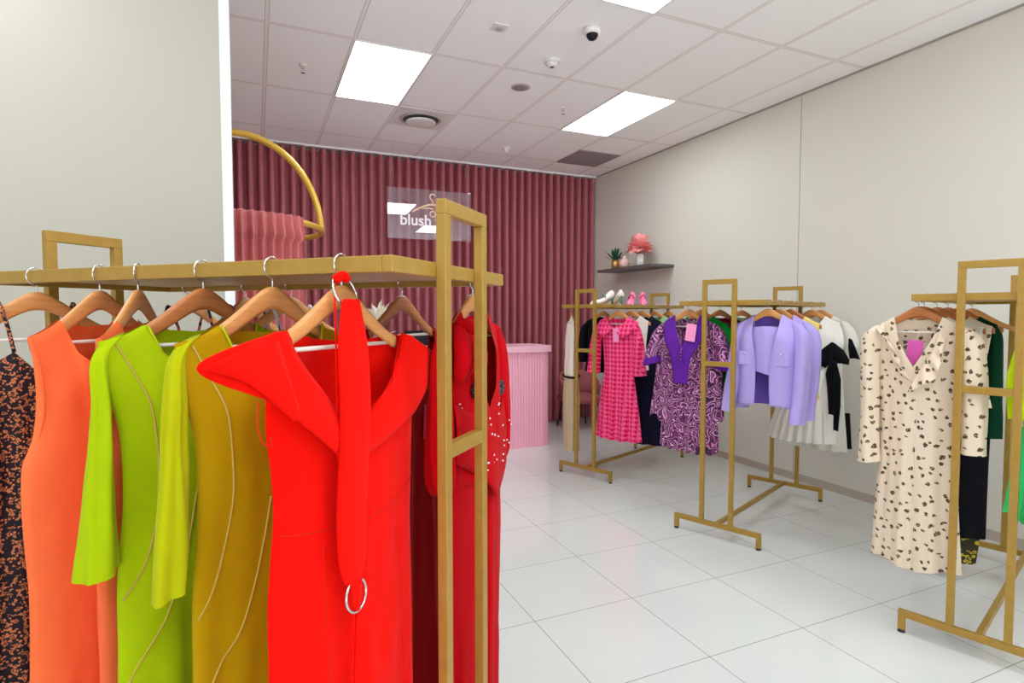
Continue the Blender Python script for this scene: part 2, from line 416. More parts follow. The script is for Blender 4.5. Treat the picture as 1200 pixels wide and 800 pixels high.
# ------------------------------------------------------------------ garments
def cloth_body(name, mat, parent, top, left, right, hem, neck=None, T=((0, .02), (-.35, .045), (-.8, .05), (-1.4, .06)),
               folds=(), wr=.004, rows=56, cols=72, seed=0, hemfn=None, surf_only=False, backmat=None, p=2.4, back_top=None, edge_fold=0):
    """one garment tube: front and back panels joined at the sides. top = front edge from left to right shoulder"""
    xa, xb = top[0][0], top[-1][0]
    ztop = lambda x, tp: next((a[1]+(b[1]-a[1])*((x-a[0])/(b[0]-a[0]) if b[0] > a[0] else 0) for a, b in zip(tp, tp[1:]) if x <= b[0]+1e-9), tp[-1][1])
    if back_top is None:
        nl, nr = neck if neck else (-.09, .09)
        zl, zr = ztop(nl, top), ztop(nr, top)
        back_top = [q for q in top if q[0] < nl-1e-6]+[(nl, zl)]+[(nl+(nr-nl)*f, zl+(zr-zl)*f-.018*sin(pi*f)) for f in (.25, .5, .75)]+[(nr, zr)]+[q for q in top if q[0] > nr+1e-6]
    L = lambda z: stab(left, z); R = lambda z: stab(right, z)
    shz = min(top[0][1], top[-1][1])
    def point(s, t, side):
        tp = top if side < 0 else back_top
        x0 = xa+(xb-xa)*s; zt = ztop(x0, tp)
        hz = hem if hemfn is None else hem+hemfn(s)
        z = zt+(hz-zt)*t
        zl = min(z, shz+.05)
        x = L(zl)+(R(zl)-L(zl))*s
        zl0 = min(zt, shz+.05)
        x += (x0-(L(zl0)+(R(zl0)-L(zl0))*s))*(1-t)**4
        e = 1-abs(2*s-1)**p
        d = max(0, hang_top(x0)+.008-z)
        ramp = min(1, d/.16); ramp = ramp*ramp*(3-2*ramp)
        base = .013*min(1, sqrt(d/.012)) if d > 0 else .001
        y = (base*e**.3 if e > 0 else 0)+ramp*tab(T, z)*e*(1 if side < 0 else .8)
        f = 0
        tt = min(1, max(0, t))
        for (fr, ph, a0, a1, dr) in folds:
            w = sin(2*pi*fr*s+ph+dr*tt+(1.7 if side > 0 else 0)); w = w*(1-.25*abs(w))
            f += (a0+(a1-a0)*tt**1.3)*w
        ee = min(1, e*2.2)
        f += wr*noise.noise(Vector((x*9, z*4.5, seed*3.1+side)))+wr*.5*noise.noise(Vector((x*26, z*11, seed*1.7+side)))
        y += ramp*f*ee
        y = max(y, .0)
        xx = x+edge_fold*ramp*noise.noise(Vector((s*2, z*6, seed+5)))
        return Vector((xx, side*y, z))
    def surf(x, z, side=-1):
        s = min(1, max(0, (x-L(z))/(R(z)-L(z)))); x0 = xa+(xb-xa)*s; zt = ztop(x0, top)
        hz = hem if hemfn is None else hem+hemfn(s)
        t = min(1, max(0, (zt-z)/(zt-hz)))
        return side*abs(point(s, t, side).y)
    if surf_only: return surf
    ss = sorted(set([i/cols for i in range(cols+1)]+[(q[0]-xa)/(xb-xa) for q in top+back_top]))
    S = [ss[0]]
    for s in ss[1:]:
        if s-S[-1] > .004: S.append(s)
    S[-1] = 1.0
    bm = bmesh.new()
    ts = [(j/rows)**1.25 for j in range(rows+1)]
    for side in (-1, 1):
        g = [[bm.verts.new(point(s, t, side)) for s in S] for t in ts]
        for j in range(rows):
            for i in range(len(S)-1):
                q = (g[j][i], g[j][i+1], g[j+1][i+1], g[j+1][i])
                bm.faces.new(q[::-1] if side < 0 else q)
    bmesh.ops.remove_doubles(bm, verts=bm.verts, dist=.0022)
    o = link(name, bm, mat, parent)
    return o, surf
def sleeve(name, mat, parent, path, folds=(3, .004, 5, .003), n=28, m=26, seed=0, tilt=0):
    """tube of elliptical rings; path of (cx, cy, z, rx, ry, tilt)"""
    P = curve_pts(path, m); bm = bmesh.new(); rings = []
    for j, (cx, cy, z, rx, ry, tl) in enumerate(P):
        t = j/(m-1); r = []
        for k in range(n):
            a = 2*pi*k/n
            f = 1+min(1, t*2.5)*(folds[1]/max(ry, .02)*sin(folds[0]*a+seed+t*2)+folds[3]/max(ry, .02)*sin(folds[2]*a+seed*2.3-t*3))
            nz = .004*noise.noise(Vector((cos(a)*2+seed, sin(a)*2, z*9)))
            r.append(bm.verts.new((cx+(rx*f+nz)*cos(a), cy+(ry*f+nz)*sin(a), z+tl*cos(a))))
        rings.append(r)
    for A, B in zip(rings, rings[1:]):
        for k in range(n): bm.faces.new((A[k], B[k], B[(k+1) % n], A[(k+1) % n]))
    bm.faces.new(rings[0])
    return link(name, bm, mat, parent)
def sheet(name, mat, parent, A, B, nu=24, nv=8, wave=(0, 0), th=.003, seed=0, bulge=0, smooth_in=True):
    """ruled cloth sheet between two space curves, given thickness"""
    f = curve_pts if smooth_in else lin_pts
    a, b = f(A, nu), f(B, nu); bm = bmesh.new(); g = []
    for j in range(nv):
        v = j/(nv-1); row = []
        for i in range(nu):
            u = i/(nu-1); p = Vector(a[i]).lerp(Vector(b[i]), v)
            p.y -= bulge*sin(pi*v)+wave[1]*v*sin(2*pi*wave[0]*u+seed)
            row.append(bm.verts.new(p))
        g.append(row)
    for j in range(nv-1):
        for i in range(nu-1): bm.faces.new((g[j][i], g[j][i+1], g[j+1][i+1], g[j+1][i]))
    bmesh.ops.recalc_face_normals(bm, faces=bm.faces)
    o = link(name, bm, mat, parent)
    md = o.modifiers.new('thickness', 'SOLIDIFY'); md.thickness = th; md.offset = 0
    return o
def price_tag(parent, x, y, z, w, h, mat, rot=0, ry=0):
    t = bmesh.new(); add_box(t, -w/2, w/2, -.0008, .0008, -h, 0)
    bmesh.ops.rotate(t, verts=t.verts, cent=(0, 0, 0), matrix=__import__('mathutils').Matrix.Rotation(ry, 3, 'Y'))
    bmesh.ops.translate(t, verts=t.verts, vec=(x, y, z))
    o = link('price_tag', t, mat, parent, smooth=False)
    tube('cord', M['white_cloth'], o, [(x, y, z), (x+.002, y+.015, z+.02), (x+.004, y+.035, z+.04)], .0008, 5)
    return o
def mirror(path): return [(-q[0],)+tuple(q[1:]) for q in path]
def mirsleeve(path): return [(-q[0], q[1], q[2], q[3], q[4], -q[5]) for q in path]

# ------------------------------------------------------------------ clothes rails
def seg_box(name, mat, parent, b): return box(name, mat, parent, b, bev=.002)
def make_rack(label, c, deg, dz=0):
    t = thing('clothes_rack', label, 'clothes rack', (c[0], c[1], 0), radians(deg), 'gold clothes racks')
    g = M['gold']; w = .0125; v = .015
    for sx in (-1, 1):
        X = .6925*sx
        seg_box('foot_bar', g, t, (X-w, X+w, -.311, .311, .078+dz, .112+dz))
        for sy in (-1, 1):
            l = seg_box('leg', g, t, (X-w, X+w, sy*.296-v, sy*.296+v, .014, .078+dz))
            lathe('levelling_foot', M['rubber'], l, [(0, 0), (.017, 0), (.017, .008), (.007, .010), (.007, .016), (0, .016)], 16).location = (X, sy*.296, 0)
            seg_box('post', g, t, (X-w, X+w, sy*.105-v, sy*.105+v, .112+dz, 1.778+dz))
        seg_box('crossbar', g, t, (X-w*.98, X+w*.98, -.09, .09, 1.210+dz, 1.244+dz))
        seg_box('top_bar', g, t, (X-w, X+w, -.12, .12, 1.778+dz, 1.812+dz))
        xe = .6675*sx
        seg_box('shelf_end_rail', g, t, (xe-w, xe+w, -.3025, .3025, 1.634+dz, 1.668+dz))
    for sy in (-1, 1):
        seg_box('hanging_rail', g, t, (-.655, .655, sy*.29-w, sy*.29+w, 1.634+dz, 1.668+dz))
    seg_box('shelf_panel', g, t, (-.655, .655, -.2775, .2775, 1.650+dz, 1.660+dz))
    seg_box('stretcher', g, t, (-.68, .68, -w, w, .080+dz, .110+dz))
    return t
RACK = {
 'r0': ((-.0226, 1.8416), -44.55, .020, 'nearest gold clothes rack, with the red, lime and peach dresses'),
 'r1': ((3.5186, 4.996), 22.0, 0, 'gold clothes rack farthest back, beside the rose curtain, with shoes on its shelf'),
 'r2': ((3.56, 3.315), 22.6, 0, 'middle gold clothes rack, holding the lavender jackets and paisley tunic'),
 'r3': ((3.645, 1.683), 17.5, 0, 'gold clothes rack at the right edge, holding the cream printed dress'),
}
for k, (c, d, dz, lb) in RACK.items(): make_rack(lb, c, d, dz)
def spot(rk, side, s, rot=0):
    c, d, dz, _ = RACK[rk]; a = radians(d)
    x = c[0]+s*cos(a)-side*.29*sin(a); y = c[1]+s*sin(a)+side*.29*cos(a)
    return (x, y, 1.668+dz), radians((d+90 if rk == 'r0' else d-90)+rot)
def hang(rk, side, s, name, label, cat, rot=0, dark=False, hlabel=None, group=None, hgroup='wooden hangers', only_hanger=False):
    loc, rz = spot(rk, side, s, rot)
    hanger_at(loc, rz, hlabel or 'wooden hanger carrying the '+label.split(',')[0], dark, hgroup)
    if only_hanger: return None
    return thing(name, label, cat, loc, rz, group)

# ================================================================== ROOM
XR, YB, H = 4.658, 7.62, 3.6134
def struct(name, mat, b):
    return tag(box(name, mat, None, b), kind='structure')
struct('floor', M['floor'], (-3.6, XR+.1, -3.2, YB+.1, -.1, 0))
struct('ceiling', M['ceiling'], (-3.6, XR+.1, -3.2, YB+.1, H, H+.1))
struct('wall_right', M['wall'], (XR, XR+.1, -3.2, YB+.1, 0, H))
struct('wall_back', M['wall'], (-3.6, XR, YB, YB+.1, 0, H))
struct('wall_far_left', M['wall'], (-3.7, -3.6, -3.2, YB+.1, 0, H))
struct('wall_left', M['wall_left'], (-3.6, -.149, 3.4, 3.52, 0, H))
struct('trim_1', M['trim_white'], (-.149, -.103, 3.394, 3.526, 0, H))
struct('baseboard_right', M['base'], (XR-.012, XR, -3.2, YB, 0, .07))
struct('baseboard_left', M['base'], (-3.6, -.149, 3.388, 3.4, 0, .07))
struct('trim_2', M['seam'], (XR-.002, XR, 3.862, 3.868, .07, H-.03))
struct('trim_3', M['seam'], (XR-.012, XR, -3.2, YB, H-.014, H))

# ceiling lights on the tile grid
def ceiling_light(ix, iy, label, k=0):
    x = .705+.6*ix; y = 4.4619+1.2*iy
    t = thing('ceiling_light', label, 'ceiling light', (x+.3, y+.6, H), 0, 'flat white ceiling light panels')
    bm = bmesh.new()
    for b in ((-.3, .3, -.6, -.588), (-.3, .3, .588, .6), (-.3, -.288, -.588, .588), (.288, .3, -.588, .588)): add_box(bm, *b, -.010, 0)
    link('frame', bm, M['white_plastic'], t, smooth=False)
    box('diffuser', M['panel'], t, (-.288, .288, -.588, .588, -.007, -.001))
ceiling_light(0, 0, 'glowing ceiling panel left of the round air diffuser')
ceiling_light(4, 0, 'glowing ceiling panel nearest the right wall')
ceiling_light(2, -2, 'glowing ceiling panel at the top edge, nearest the dome camera')
for ix, iy in ((-4, -2), (0, -4), (4, -4), (-4, -4), (2, -6), (-2, -6), (5, -6), (-5, -6)):
    ceiling_light(ix, iy, 'glowing ceiling panel in the front part of the shop, beyond the picture')
for ix, iy in ((-4, 0),):
    ceiling_light(ix, iy, 'glowing ceiling panel behind the left wall')

# ceiling fittings
def at_ceiling(name, label, cat, x, y, group=None): return thing(name, label, cat, (x, y, H), 0, group)
t = at_ceiling('dome_camera', 'white dome camera on the ceiling near the top light panel', 'security camera', 2.232, 3.609)
lathe('camera_base', M['white_plastic'], t, [(0, 0), (.062, 0), (.062, -.03), (.05, -.045), (0, -.045)])
lathe('camera_dome', M['black_plastic'], t, [(.042, -.044), (.040, -.06), (.028, -.078), (.012, -.085), (0, -.086)])
t = at_ceiling('smoke_detector', 'white round smoke detector between the camera and the ceiling speaker', 'smoke detector', 2.216, 4.19)
lathe('detector_base', M['white_plastic'], t, [(0, 0), (.066, 0), (.066, -.018), (.045, -.022), (0, -.022)])
lathe('detector_head', M['white_plastic'], t, [(.045, -.02), (.045, -.04), (.035, -.05), (0, -.05)])
lathe('detector_window', M['shadow_slot'], t, [(.016, -.049), (.016, -.055), (0, -.055)])
t = at_ceiling('ceiling_speaker', 'flat round grey ceiling speaker grille', 'speaker', 2.21, 4.782)
lathe('speaker_ring', M['grey_plastic'], t, [(0, 0), (.085, 0), (.085, -.006), (.078, -.008), (0, -.006)])
lathe('speaker_grille', M['grille'], t, [(.072, -.006), (.06, -.009), (0, -.010)])
def sprinkler(x, y, label):
    t = at_ceiling('fire_sprinkler', label, 'sprinkler', x, y, 'ceiling sprinklers')
    lathe('escutcheon', M['white_plastic'], t, [(0, 0), (.036, 0), (.03, -.01), (0, -.012)])
    bm = bmesh.new(); add_tube(bm, [(0, 0, -.01), (0, 0, -.03)], .008)
    add_tube(bm, [(-.004, 0, -.03), (-.014, 0, -.045), (-.004, 0, -.062)], .003, 6); add_tube(bm, [(.004, 0, -.03), (.014, 0, -.045), (.004, 0, -.062)], .003, 6)
    link('sprinkler_frame', bm, M['chrome'], t)
    lathe('deflector', M['chrome'], t, [(0, -.062), (.018, -.063), (.018, -.065), (0, -.065)])
sprinkler(2.81, 5.075, 'small ceiling sprinkler beside the right light panel')
sprinkler(.388, 5.088, 'small ceiling sprinkler left of the left light panel')
t = at_ceiling('motion_sensor', 'white sensor on the ceiling, nearest to the curtain', 'sensor', 2.835, 6.556)
lathe('sensor_base', M['white_plastic'], t, [(0, 0), (.05, 0), (.048, -.02), (0, -.022)])
lathe('sensor_lens', M['white_plastic'], t, [(.034, -.02), (.032, -.045), (.018, -.06), (0, -.062)])
t = at_ceiling('access_plate', 'small square plate on the ceiling at top centre', 'ceiling plate', 1.62, 3.867)
box('plate', M['white_plastic'], t, (-.055, .055, -.055, .055, -.008, 0), bev=.002)
lathe('round_cover', M['grey_plastic'], t, [(.03, -.008), (.03, -.014), (.022, -.018), (0, -.018)])
t = at_ceiling('air_diffuser', 'round white ceiling air diffuser in a square plate', 'air diffuser', 1.607, 5.96)
box('plate', M['white_plastic'], t, (-.28, .28, -.28, .28, -.006, 0))
lathe('throat', M['shadow_slot'], t, [(.2, -.0065), (.19, -.012), (0, -.012)], 40)
lathe('outer_ring', M['grey_plastic'], t, [(.2, -.006), (.215, -.012), (.205, -.022), (.19, -.02), (.185, -.008)], 40)
lathe('disc', M['white_plastic'], t, [(0, -.03), (.15, -.034), (.158, -.044), (.14, -.05), (0, -.052)], 40)
t = at_ceiling('return_grille', 'square grey return air grille near the curtain corner', 'air grille', 4.005, 6.56)
box('back_plate', M['shadow_slot'], t, (-.29, .29, -.29, .29, -.004, 0))
bm = bmesh.new()
for k in range(30): add_box(bm, -.285, .285, -.285+k*.0193, -.285+k*.0193+.012, -.012, -.004)
link('louvre', bm, M['grille'], t, smooth=False)
bm = bmesh.new()
for b in ((-.3, .3, -.3, -.28), (-.3, .3, .28, .3), (-.3, -.28, -.28, .28), (.28, .3, -.28, .28)): add_box(bm, *b, -.014, 0)
link('frame', bm, M['grille'], t, smooth=False)

# ------------------------------------------------------------------ back curtain on its ceiling track
bm = bmesh.new(); pitch = .116; x0, x1 = -3.3, 4.62
n = int((x1-x0)/pitch*18); rows = []
for z in [H-.03]+[H-.03-(H-.06)*k/9 for k in range(1, 10)]+[.02]:
    row = []
    for i in range(n+1):
        x = x0+(x1-x0)*i/n; ph = 2*pi*x/pitch
        wob = .25*noise.noise(Vector((x*1.7, z*.5, 3)))
        a = .080*(1+.15*noise.noise(Vector((x*2.3, 0, 9))))
        y = 7.47+a*sin(ph+wob*2)+.004*noise.noise(Vector((x*6, z*2, 1)))
        xx = x-.009*sin(2*(ph+wob*2))
        row.append(bm.verts.new((min(xx, 4.64), y, z)))
    rows.append(row)
for A, B in zip(rows, rows[1:]):
    for i in range(n): bm.faces.new((A[i], A[i+1], B[i+1], B[i]))
tag(link('velvet_curtain', bm, M['velvet'], None), 'dusty rose velvet curtain with deep vertical folds across the back wall', 'curtain')
tag(box('curtain_track', M['trim_white'], None, (-3.4, 4.655, 7.375, 7.40, H-.022, H-.0005)), 'thin white curtain track along the ceiling', 'curtain track')

# ------------------------------------------------------------------ fitting room ring with its curtain
cx, cy, rx, ry, zr = -.12, 4.95, .62, .70, 2.235
t = thing('fitting_room_rail', 'gold oval hoop rail with a tall arch hanging over the fitting curtain', 'curtain rail', (cx, cy, zr))
tube('oval_rail', M['gold_tube'], t, [(rx*cos(2*pi*k/72), ry*sin(2*pi*k/72), 0) for k in range(72)], .022, 14, closed=True)
arch = [(rx*cos(pi*k/40), .04, .74*sin(pi*k/40)) for k in range(41)]
tube('arch', M['gold_tube'], t, arch, .026, 14)
tube('ceiling_rod', M['gold_tube'], t, [(-.24, .04, .68), (-.24, .04, H-zr)], .012, 10)
bm = bmesh.new(); rows = []; a0, a1 = radians(178), radians(311); n = 300
zs = [.022, .028, .015, -.02, -.06, -.10, -.13, -.17, -.3, -.6, -1.0, -1.5, -1.95, -2.19]
for j, z in enumerate(zs):
    row = []
    for i in range(n+1):
        u = i/n; a = a0+(a1-a0)*u; ph = 2*pi*u*24
        k = {0: .030, 1: .046, 2: .050, 3: .052, 4: .060, 5: .064, 6: .04}.get(j, .030)
        amp = {0: .010, 1: .020, 2: .022, 3: .024, 4: .032, 5: .036, 6: .022}.get(j, .030)
        scal = -.035*(.5+.5*sin(ph)) if j in (3, 4, 5, 6) else 0
        d = k+amp*sin(ph+(0 if j < 7 else .7*noise.noise(Vector((u*9, z, 0)))))
        row.append(bm.verts.new(((rx+d)*cos(a), (ry+d)*sin(a), z+scal)))
    rows.append(row)
for A, B in zip(rows, rows[1:]):
    for i in range(n): bm.faces.new((A[i], A[i+1], B[i+1], B[i]))
o = link('fitting_curtain', bm, M['velvet_light'], None, loc=(cx, cy, zr)); tag(o, 'rose gathered curtain hanging from the gold oval rail', 'curtain')

# ------------------------------------------------------------------ acrylic sign with logo
t = thing('hanging_sign', 'clear acrylic sign with a hanger logo and lettering before the curtain', 'sign', (1.97, 6.9, 2.80), radians(-2.0))
box('acrylic_panel', M['acrylic'], t, (-.52, .52, -.003, .003, -.31, .29))
for x in (-.45, .45): tube('wire', M['chrome'], t, [(x, .0, .29), (x, 0, H-2.80)], .0012, 6)
lg = bmesh.new()
add_tube(lg, [(.035*cos(radians(a))+.03, -.008, .205+.035*sin(radians(a))) for a in range(20, 215, 15)]+[(.008, -.008, .18), (.02, -.008, .165), (.03, -.008, .15), (.03, -.008, .11)], .009, 8)
add_tube(lg, curve_pts([(-.22, -.008, .015), (-.12, -.008, .07), (-.02, -.008, .108), (.08, -.008, .108), (.18, -.008, .07), (.28, -.008, .015)], 24), .011, 8)
add_tube(lg, curve_pts([(-.10, -.008, .058), (-.03, -.008, .068), (.03, -.008, .06), (.03, -.008, .055)], 14), .008, 8)
add_tube(lg, [(.03+.034*cos(2*pi*k/20), -.008, .0+.034*sin(2*pi*k/20)) for k in range(20)], .008, 8, closed=True)
link('hanger_logo', lg, M['rose_gold'], t)
fc = bpy.data.curves.new('lettering', 'FONT'); fc.body = 'blush w'; fc.size = .185; fc.extrude = .003; fc.offset = .003
fo = bpy.data.objects.new('lettering_source', fc)
C.objects.link(fo); bpy.context.view_layer.update()
me = bpy.data.meshes.new_from_object(fo.evaluated_get(bpy.context.evaluated_depsgraph_get()))
bpy.data.objects.remove(fo)
me.materials.clear(); me.materials.append(M['letters'])
lo = bpy.data.objects.new('lettering', me); C.objects.link(lo); lo.parent = t; lo.location = (-.375, -.008, -.145); lo.rotation_euler = (pi/2, 0, 0)

# ------------------------------------------------------------------ counter, monitor, flowers
t = thing('reception_counter', 'pink fluted counter with rounded ends before the rose curtain', 'counter', (0, 0, 0))
def stadium(x0, x1, y0, y1, r, n=14):
    pts = []
    for (cx_, cy_, a) in ((x1-r, y0+r, -90), (x1-r, y1-r, 0), (x0+r, y1-r, 90), (x0+r, y0+r, 180)):
        for k in range(n+1): pts.append((cx_+r*cos(radians(a+90*k/n)), cy_+r*sin(radians(a+90*k/n))))
    return pts
def resample(pts, step):
    out = []; P = [Vector(p) for p in pts]; P.append(P[0]); L = 0; acc = 0
    for a, b in zip(P, P[1:]):
        d = (b-a).length
        while acc <= d:
            if d > 1e-6: out.append((a.lerp(b, acc/d), (b-a).normalized()))
            acc += step
        acc -= d
    return out
def prism(name, mat, parent, pts, z0, z1, bev=0, smooth=False):
    bm = bmesh.new(); a = [bm.verts.new((x, y, z0)) for x, y in pts]; b = [bm.verts.new((x, y, z1)) for x, y in pts]; n = len(pts)
    bm.faces.new(a[::-1]); f = bm.faces.new(b)
    for i in range(n): bm.faces.new((a[i], a[(i+1) % n], b[(i+1) % n], b[i]))
    if bev: bmesh.ops.bevel(bm, geom=list(f.edges), offset=bev, segments=3, affect='EDGES', profile=.5)
    return link(name, bm, mat, parent, smooth)
cp = stadium(.98, 3.23, 6.08, 6.68, .15)
fl = []
for p, d in resample(cp, .0045):
    nrm = Vector((d.y, -d.x)); s = len(fl)
    fl.append((p, nrm))
pts = []
for i, (p, nrm) in enumerate(fl):
    k = i % 8; q = p+nrm*(.006*sin(pi*k/8))
    pts.append((q.x, q.y))
prism('fluted_body', M['pink_paint'], t, pts, .0, 1.13)
prism('counter_top', M['pink_top'], t, stadium(.95, 3.27, 6.045, 6.71, .17), 1.13, 1.2, bev=.008)
t = thing('counter_monitor', 'small black monitor on the pink counter', 'monitor', (1.68, 6.42, 1.2), radians(-6))
box('screen', M['black_plastic'], t, (-.15, .15, -.02, .02, .02, .19), bev=.006)
box('stand', M['black_plastic'], t, (-.05, .05, -.01, .08, 0, .02), bev=.004)
lathe('lens', M['grey_plastic'], t, [(0, 0), (.008, 0), (.006, .004), (0, .005)], 12).location = (.06, -.022, .165)
t = thing('flower_arrangement', 'white artificial flowers standing in a vase on the counter', 'flowers', (1.235, 6.35, 1.2))
lathe('vase', M['vase_glass'], t, [(0, 0), (.05, 0), (.06, .04), (.035, .10), (.028, .13), (.034, .14), (.028, .138), (.024, .12), (0, .11)])
rnd = random.Random(3)
bm = bmesh.new()
def add_petal(bm, base, dirv, L, W, curl=.3):
    d = Vector(dirv).normalized(); s = d.cross(Vector((0, 0, 1)));
    if s.length < .1: s = Vector((1, 0, 0))
    s.normalize(); u = s.cross(d); N = 7; prev = None
    for i in range(N):
        f = i/(N-1); w = W*sin(pi*min(1, (f*.93+.07)))**.7; p = Vector(base)+d*L*f+u*curl*L*f*f
        row = [bm.verts.new(p-s*w+u*w*.3), bm.verts.new(p), bm.verts.new(p+s*w+u*w*.3)]
        if prev:
            for k in range(2): bm.faces.new((prev[k], prev[k+1], row[k+1], row[k]))
        prev = row
for k in range(42):
    a = rnd.uniform(0, 2*pi); e = rnd.uniform(.3, 1.4)
    add_petal(bm, (rnd.uniform(-.04, .02), rnd.uniform(-.03, .03), rnd.uniform(.24, .33)), (cos(a)*cos(e), sin(a)*cos(e), sin(e)), rnd.uniform(.14, .23), .034, rnd.uniform(-.1, .3))
link('bloom', bm, M['petal_white'], t)
bm = bmesh.new()
for (a, e, L) in ((0, .2, .2), (.2, -.35, .2), (3.0, -.1, .19), (3.4, .35, .17), (2.8, .6, .15)):
    add_petal(bm, (0, 0, .14), (cos(a)*cos(e), sin(a)*cos(e), sin(e)), L, .022, .05)
link('pale_leaf', bm, M['petal_white'], t)
tube('stem', M['gold_stick'], t, [(0, 0, .1), (.0, 0, .27)], .008)
tag(box('receipt_tray', M['pink_top'], None, (1.56, 1.84, 6.12, 6.30, 1.2, 1.225), bev=.004), 'pale pink flat tray lying on the counter before the monitor', 'tray')

# ------------------------------------------------------------------ chair by the curtain
t = thing('tub_chair', 'rose velvet chair on thin legs behind the farthest rack', 'chair', (4.08, 6.86, 0), radians(0))
bm = bmesh.new(); add_box(bm, -.25, .25, -.24, .24, .36, .47, bev=.045, seg=4); link('seat', bm, M['chair_velvet'], t)
bm = bmesh.new(); N = 30; rings = []
for i in range(N+1):
    a = radians(200-220*i/N); e = abs(i/N-.5)*2
    top = .80-.2*e**2.5
    p = []
    for (rr, z) in ((.27, .38), (.29, .55), (.30, top-.03), (.285, top), (.255, top-.02), (.245, .55), (.235, .38)):
        p.append(bm.verts.new((rr*cos(a), rr*sin(a)*.92, z)))
    rings.append(p)
for A, B in zip(rings, rings[1:]):
    for k in range(6): bm.faces.new((A[k], A[k+1], B[k+1], B[k]))
    bm.faces.new((A[6], A[0], B[0], B[6]))
bm.faces.new(rings[0]); bm.faces.new(rings[-1][::-1]); bmesh.ops.recalc_face_normals(bm, faces=bm.faces)
link('backrest', bm, M['chair_velvet'], t)
for sx in (-1, 1):
    for sy in (-1, 1): tube('leg', M['chrome'] if sy < 0 else M['rubber'], t, [(sx*.18, sy*.17, .37), (sx*.235, sy*.225, 0)], .011)

# ------------------------------------------------------------------ wall shelf and ornaments
SZ = 2.182
tag(box('wall_shelf', M['dark_grey'], None, (4.31, XR, 5.62, 6.80, SZ-.034, SZ), bev=.002), 'dark grey floating shelf on the right wall', 'shelf')
t = thing('potted_succulent', 'small spiky green succulent in a copper pot on the wall shelf', 'plant', (4.43, 6.54, SZ))
lathe('pot', M['copper'], t, [(0, 0), (.045, 0), (.056, .05), (.05, .12), (.042, .122), (.044, .1), (0, .1)])
bm = bmesh.new(); rnd = random.Random(5)
for k in range(26):
    a = k*2.4; e = .25+1.2*k/26
    add_petal(bm, (0, 0, .11), (cos(a)*cos(e), sin(a)*cos(e), sin(e)), .19-.03*(k % 3), .022, .12)
link('leaves', bm, M['leaf'], t)
t = thing('pink_vase', 'small pink bottle vase with twigs beside the succulent', 'vase', (4.43, 6.33, SZ))
lathe('vase_body', M['pink_ceramic'], t, [(0, 0), (.05, 0), (.075, .05), (.06, .1), (.02, .13), (.018, .16), (.014, .16), (.014, .13), (0, .1)])
bm = bmesh.new()
for a, l in ((.3, .07), (2.2, .06), (4.3, .08)): add_tube(bm, [(0, 0, .12), (.012*cos(a), .012*sin(a), .17), (.05*cos(a), .05*sin(a), .15+l)], .003, 6)
link('twig', bm, M['dark_grey'], t)
t = thing('paper_flower', 'large pink peony in a white glass vase on the wall shelf', 'flowers', (4.43, 6.0, SZ))
lathe('vase', M['vase_glass'], t, [(0, 0), (.05, 0), (.05, .15), (.046, .15), (.046, .01), (0, .01)])
bm = bmesh.new(); rnd = random.Random(11)
for k in range(60):
    a = k*2.399; e = 1.45-2.2*k/60
    d = Vector((cos(a)*cos(e), sin(a)*cos(e), sin(e)))
    add_petal(bm, Vector((0, 0, .25))+d*(.01+.05*(k/60)), d, .10+.04*rnd.random(), .05+.02*rnd.random(), rnd.uniform(-.1, .45))
for k in range(14):
    a = rnd.uniform(0, 6.28); add_petal(bm, (.03*cos(a), .03*sin(a), .24), (cos(a)*.6, sin(a)*.6, .5), .15, .06, .5)
link('bloom', bm, M['petal_pink'], t)
tube('stem', M['leaf'], t, [(0, 0, .01), (0, 0, .24)], .005)

# ------------------------------------------------------------------ shoes on the far rack's shelf
def make_shoe(name, upper, heel, label, group):
    t = thing(name, label, 'shoe', (0, 0, 0), 0, group)
    bm = bmesh.new(); secs = []
    prof = [(-.12, .075, .065, .028), (-.10, .068, .085, .034), (-.06, .055, .075, .036), (-.02, .030, .055, .036), (.03, .010, .050, .040), (.08, .004, .050, .043), (.11, .004, .040, .034), (.13, .006, .016, .012)]
    for (x, zb, hh, w) in prof:
        secs.append([bm.verts.new((x, w*cos(2*pi*k/14)*(1 if sin(2*pi*k/14) < .2 else .8), zb+hh*.5+hh*.5*sin(2*pi*k/14))) for k in range(14)])
    for A, B in zip(secs, secs[1:]):
        for k in range(14): bm.faces.new((A[k], A[(k+1) % 14], B[(k+1) % 14], B[k]))
    bm.faces.new(secs[0][::-1]); bm.faces.new(secs[-1]); bmesh.ops.recalc_face_normals(bm, faces=bm.faces)
    link('upper', bm, upper, t)
    tube('heel', heel, t, [(-.105, 0, .09), (-.11, 0, .0)], [.022, .009], 10)
    bm = bmesh.new(); add_tube(bm, curve_pts([(-.02, -.03, .08), (-.01, 0, .115), (-.02, .03, .08)], 9), .007, 6)
    link('strap', bm, heel, t); return t
def on_shelf(s, v, rot):
    c, d, dz, _ = RACK['r1']; a = radians(d)
    return (c[0]+s*cos(a)-v*sin(a), c[1]+s*sin(a)+v*cos(a), 1.660+dz), a+radians(rot)
M['shoe_white'] = plain('white shoe leather', srgb(235, 225, 220), .4); M['shoe_green'] = plain('green shoe trim', srgb(60, 110, 100), .4)
M['shoe_pink'] = plain('pink shoe leather', srgb(240, 110, 160), .4); M['shoe_red'] = plain('dark pink shoe leather', srgb(170, 20, 70), .4)
a = make_shoe('heeled_shoe', M['shoe_white'], M['shoe_green'], 'white heeled shoe with green strap on the far rack, left of its pair', 'shoes on the far rack')
a.location, rz = on_shelf(-.42, .0, 150); a.rotation_euler = (0, 0, rz)
loc, rz = on_shelf(-.30, -.08, 60); dup(a, loc, rz, 'white heeled shoe with green strap on the far rack, right of its pair')
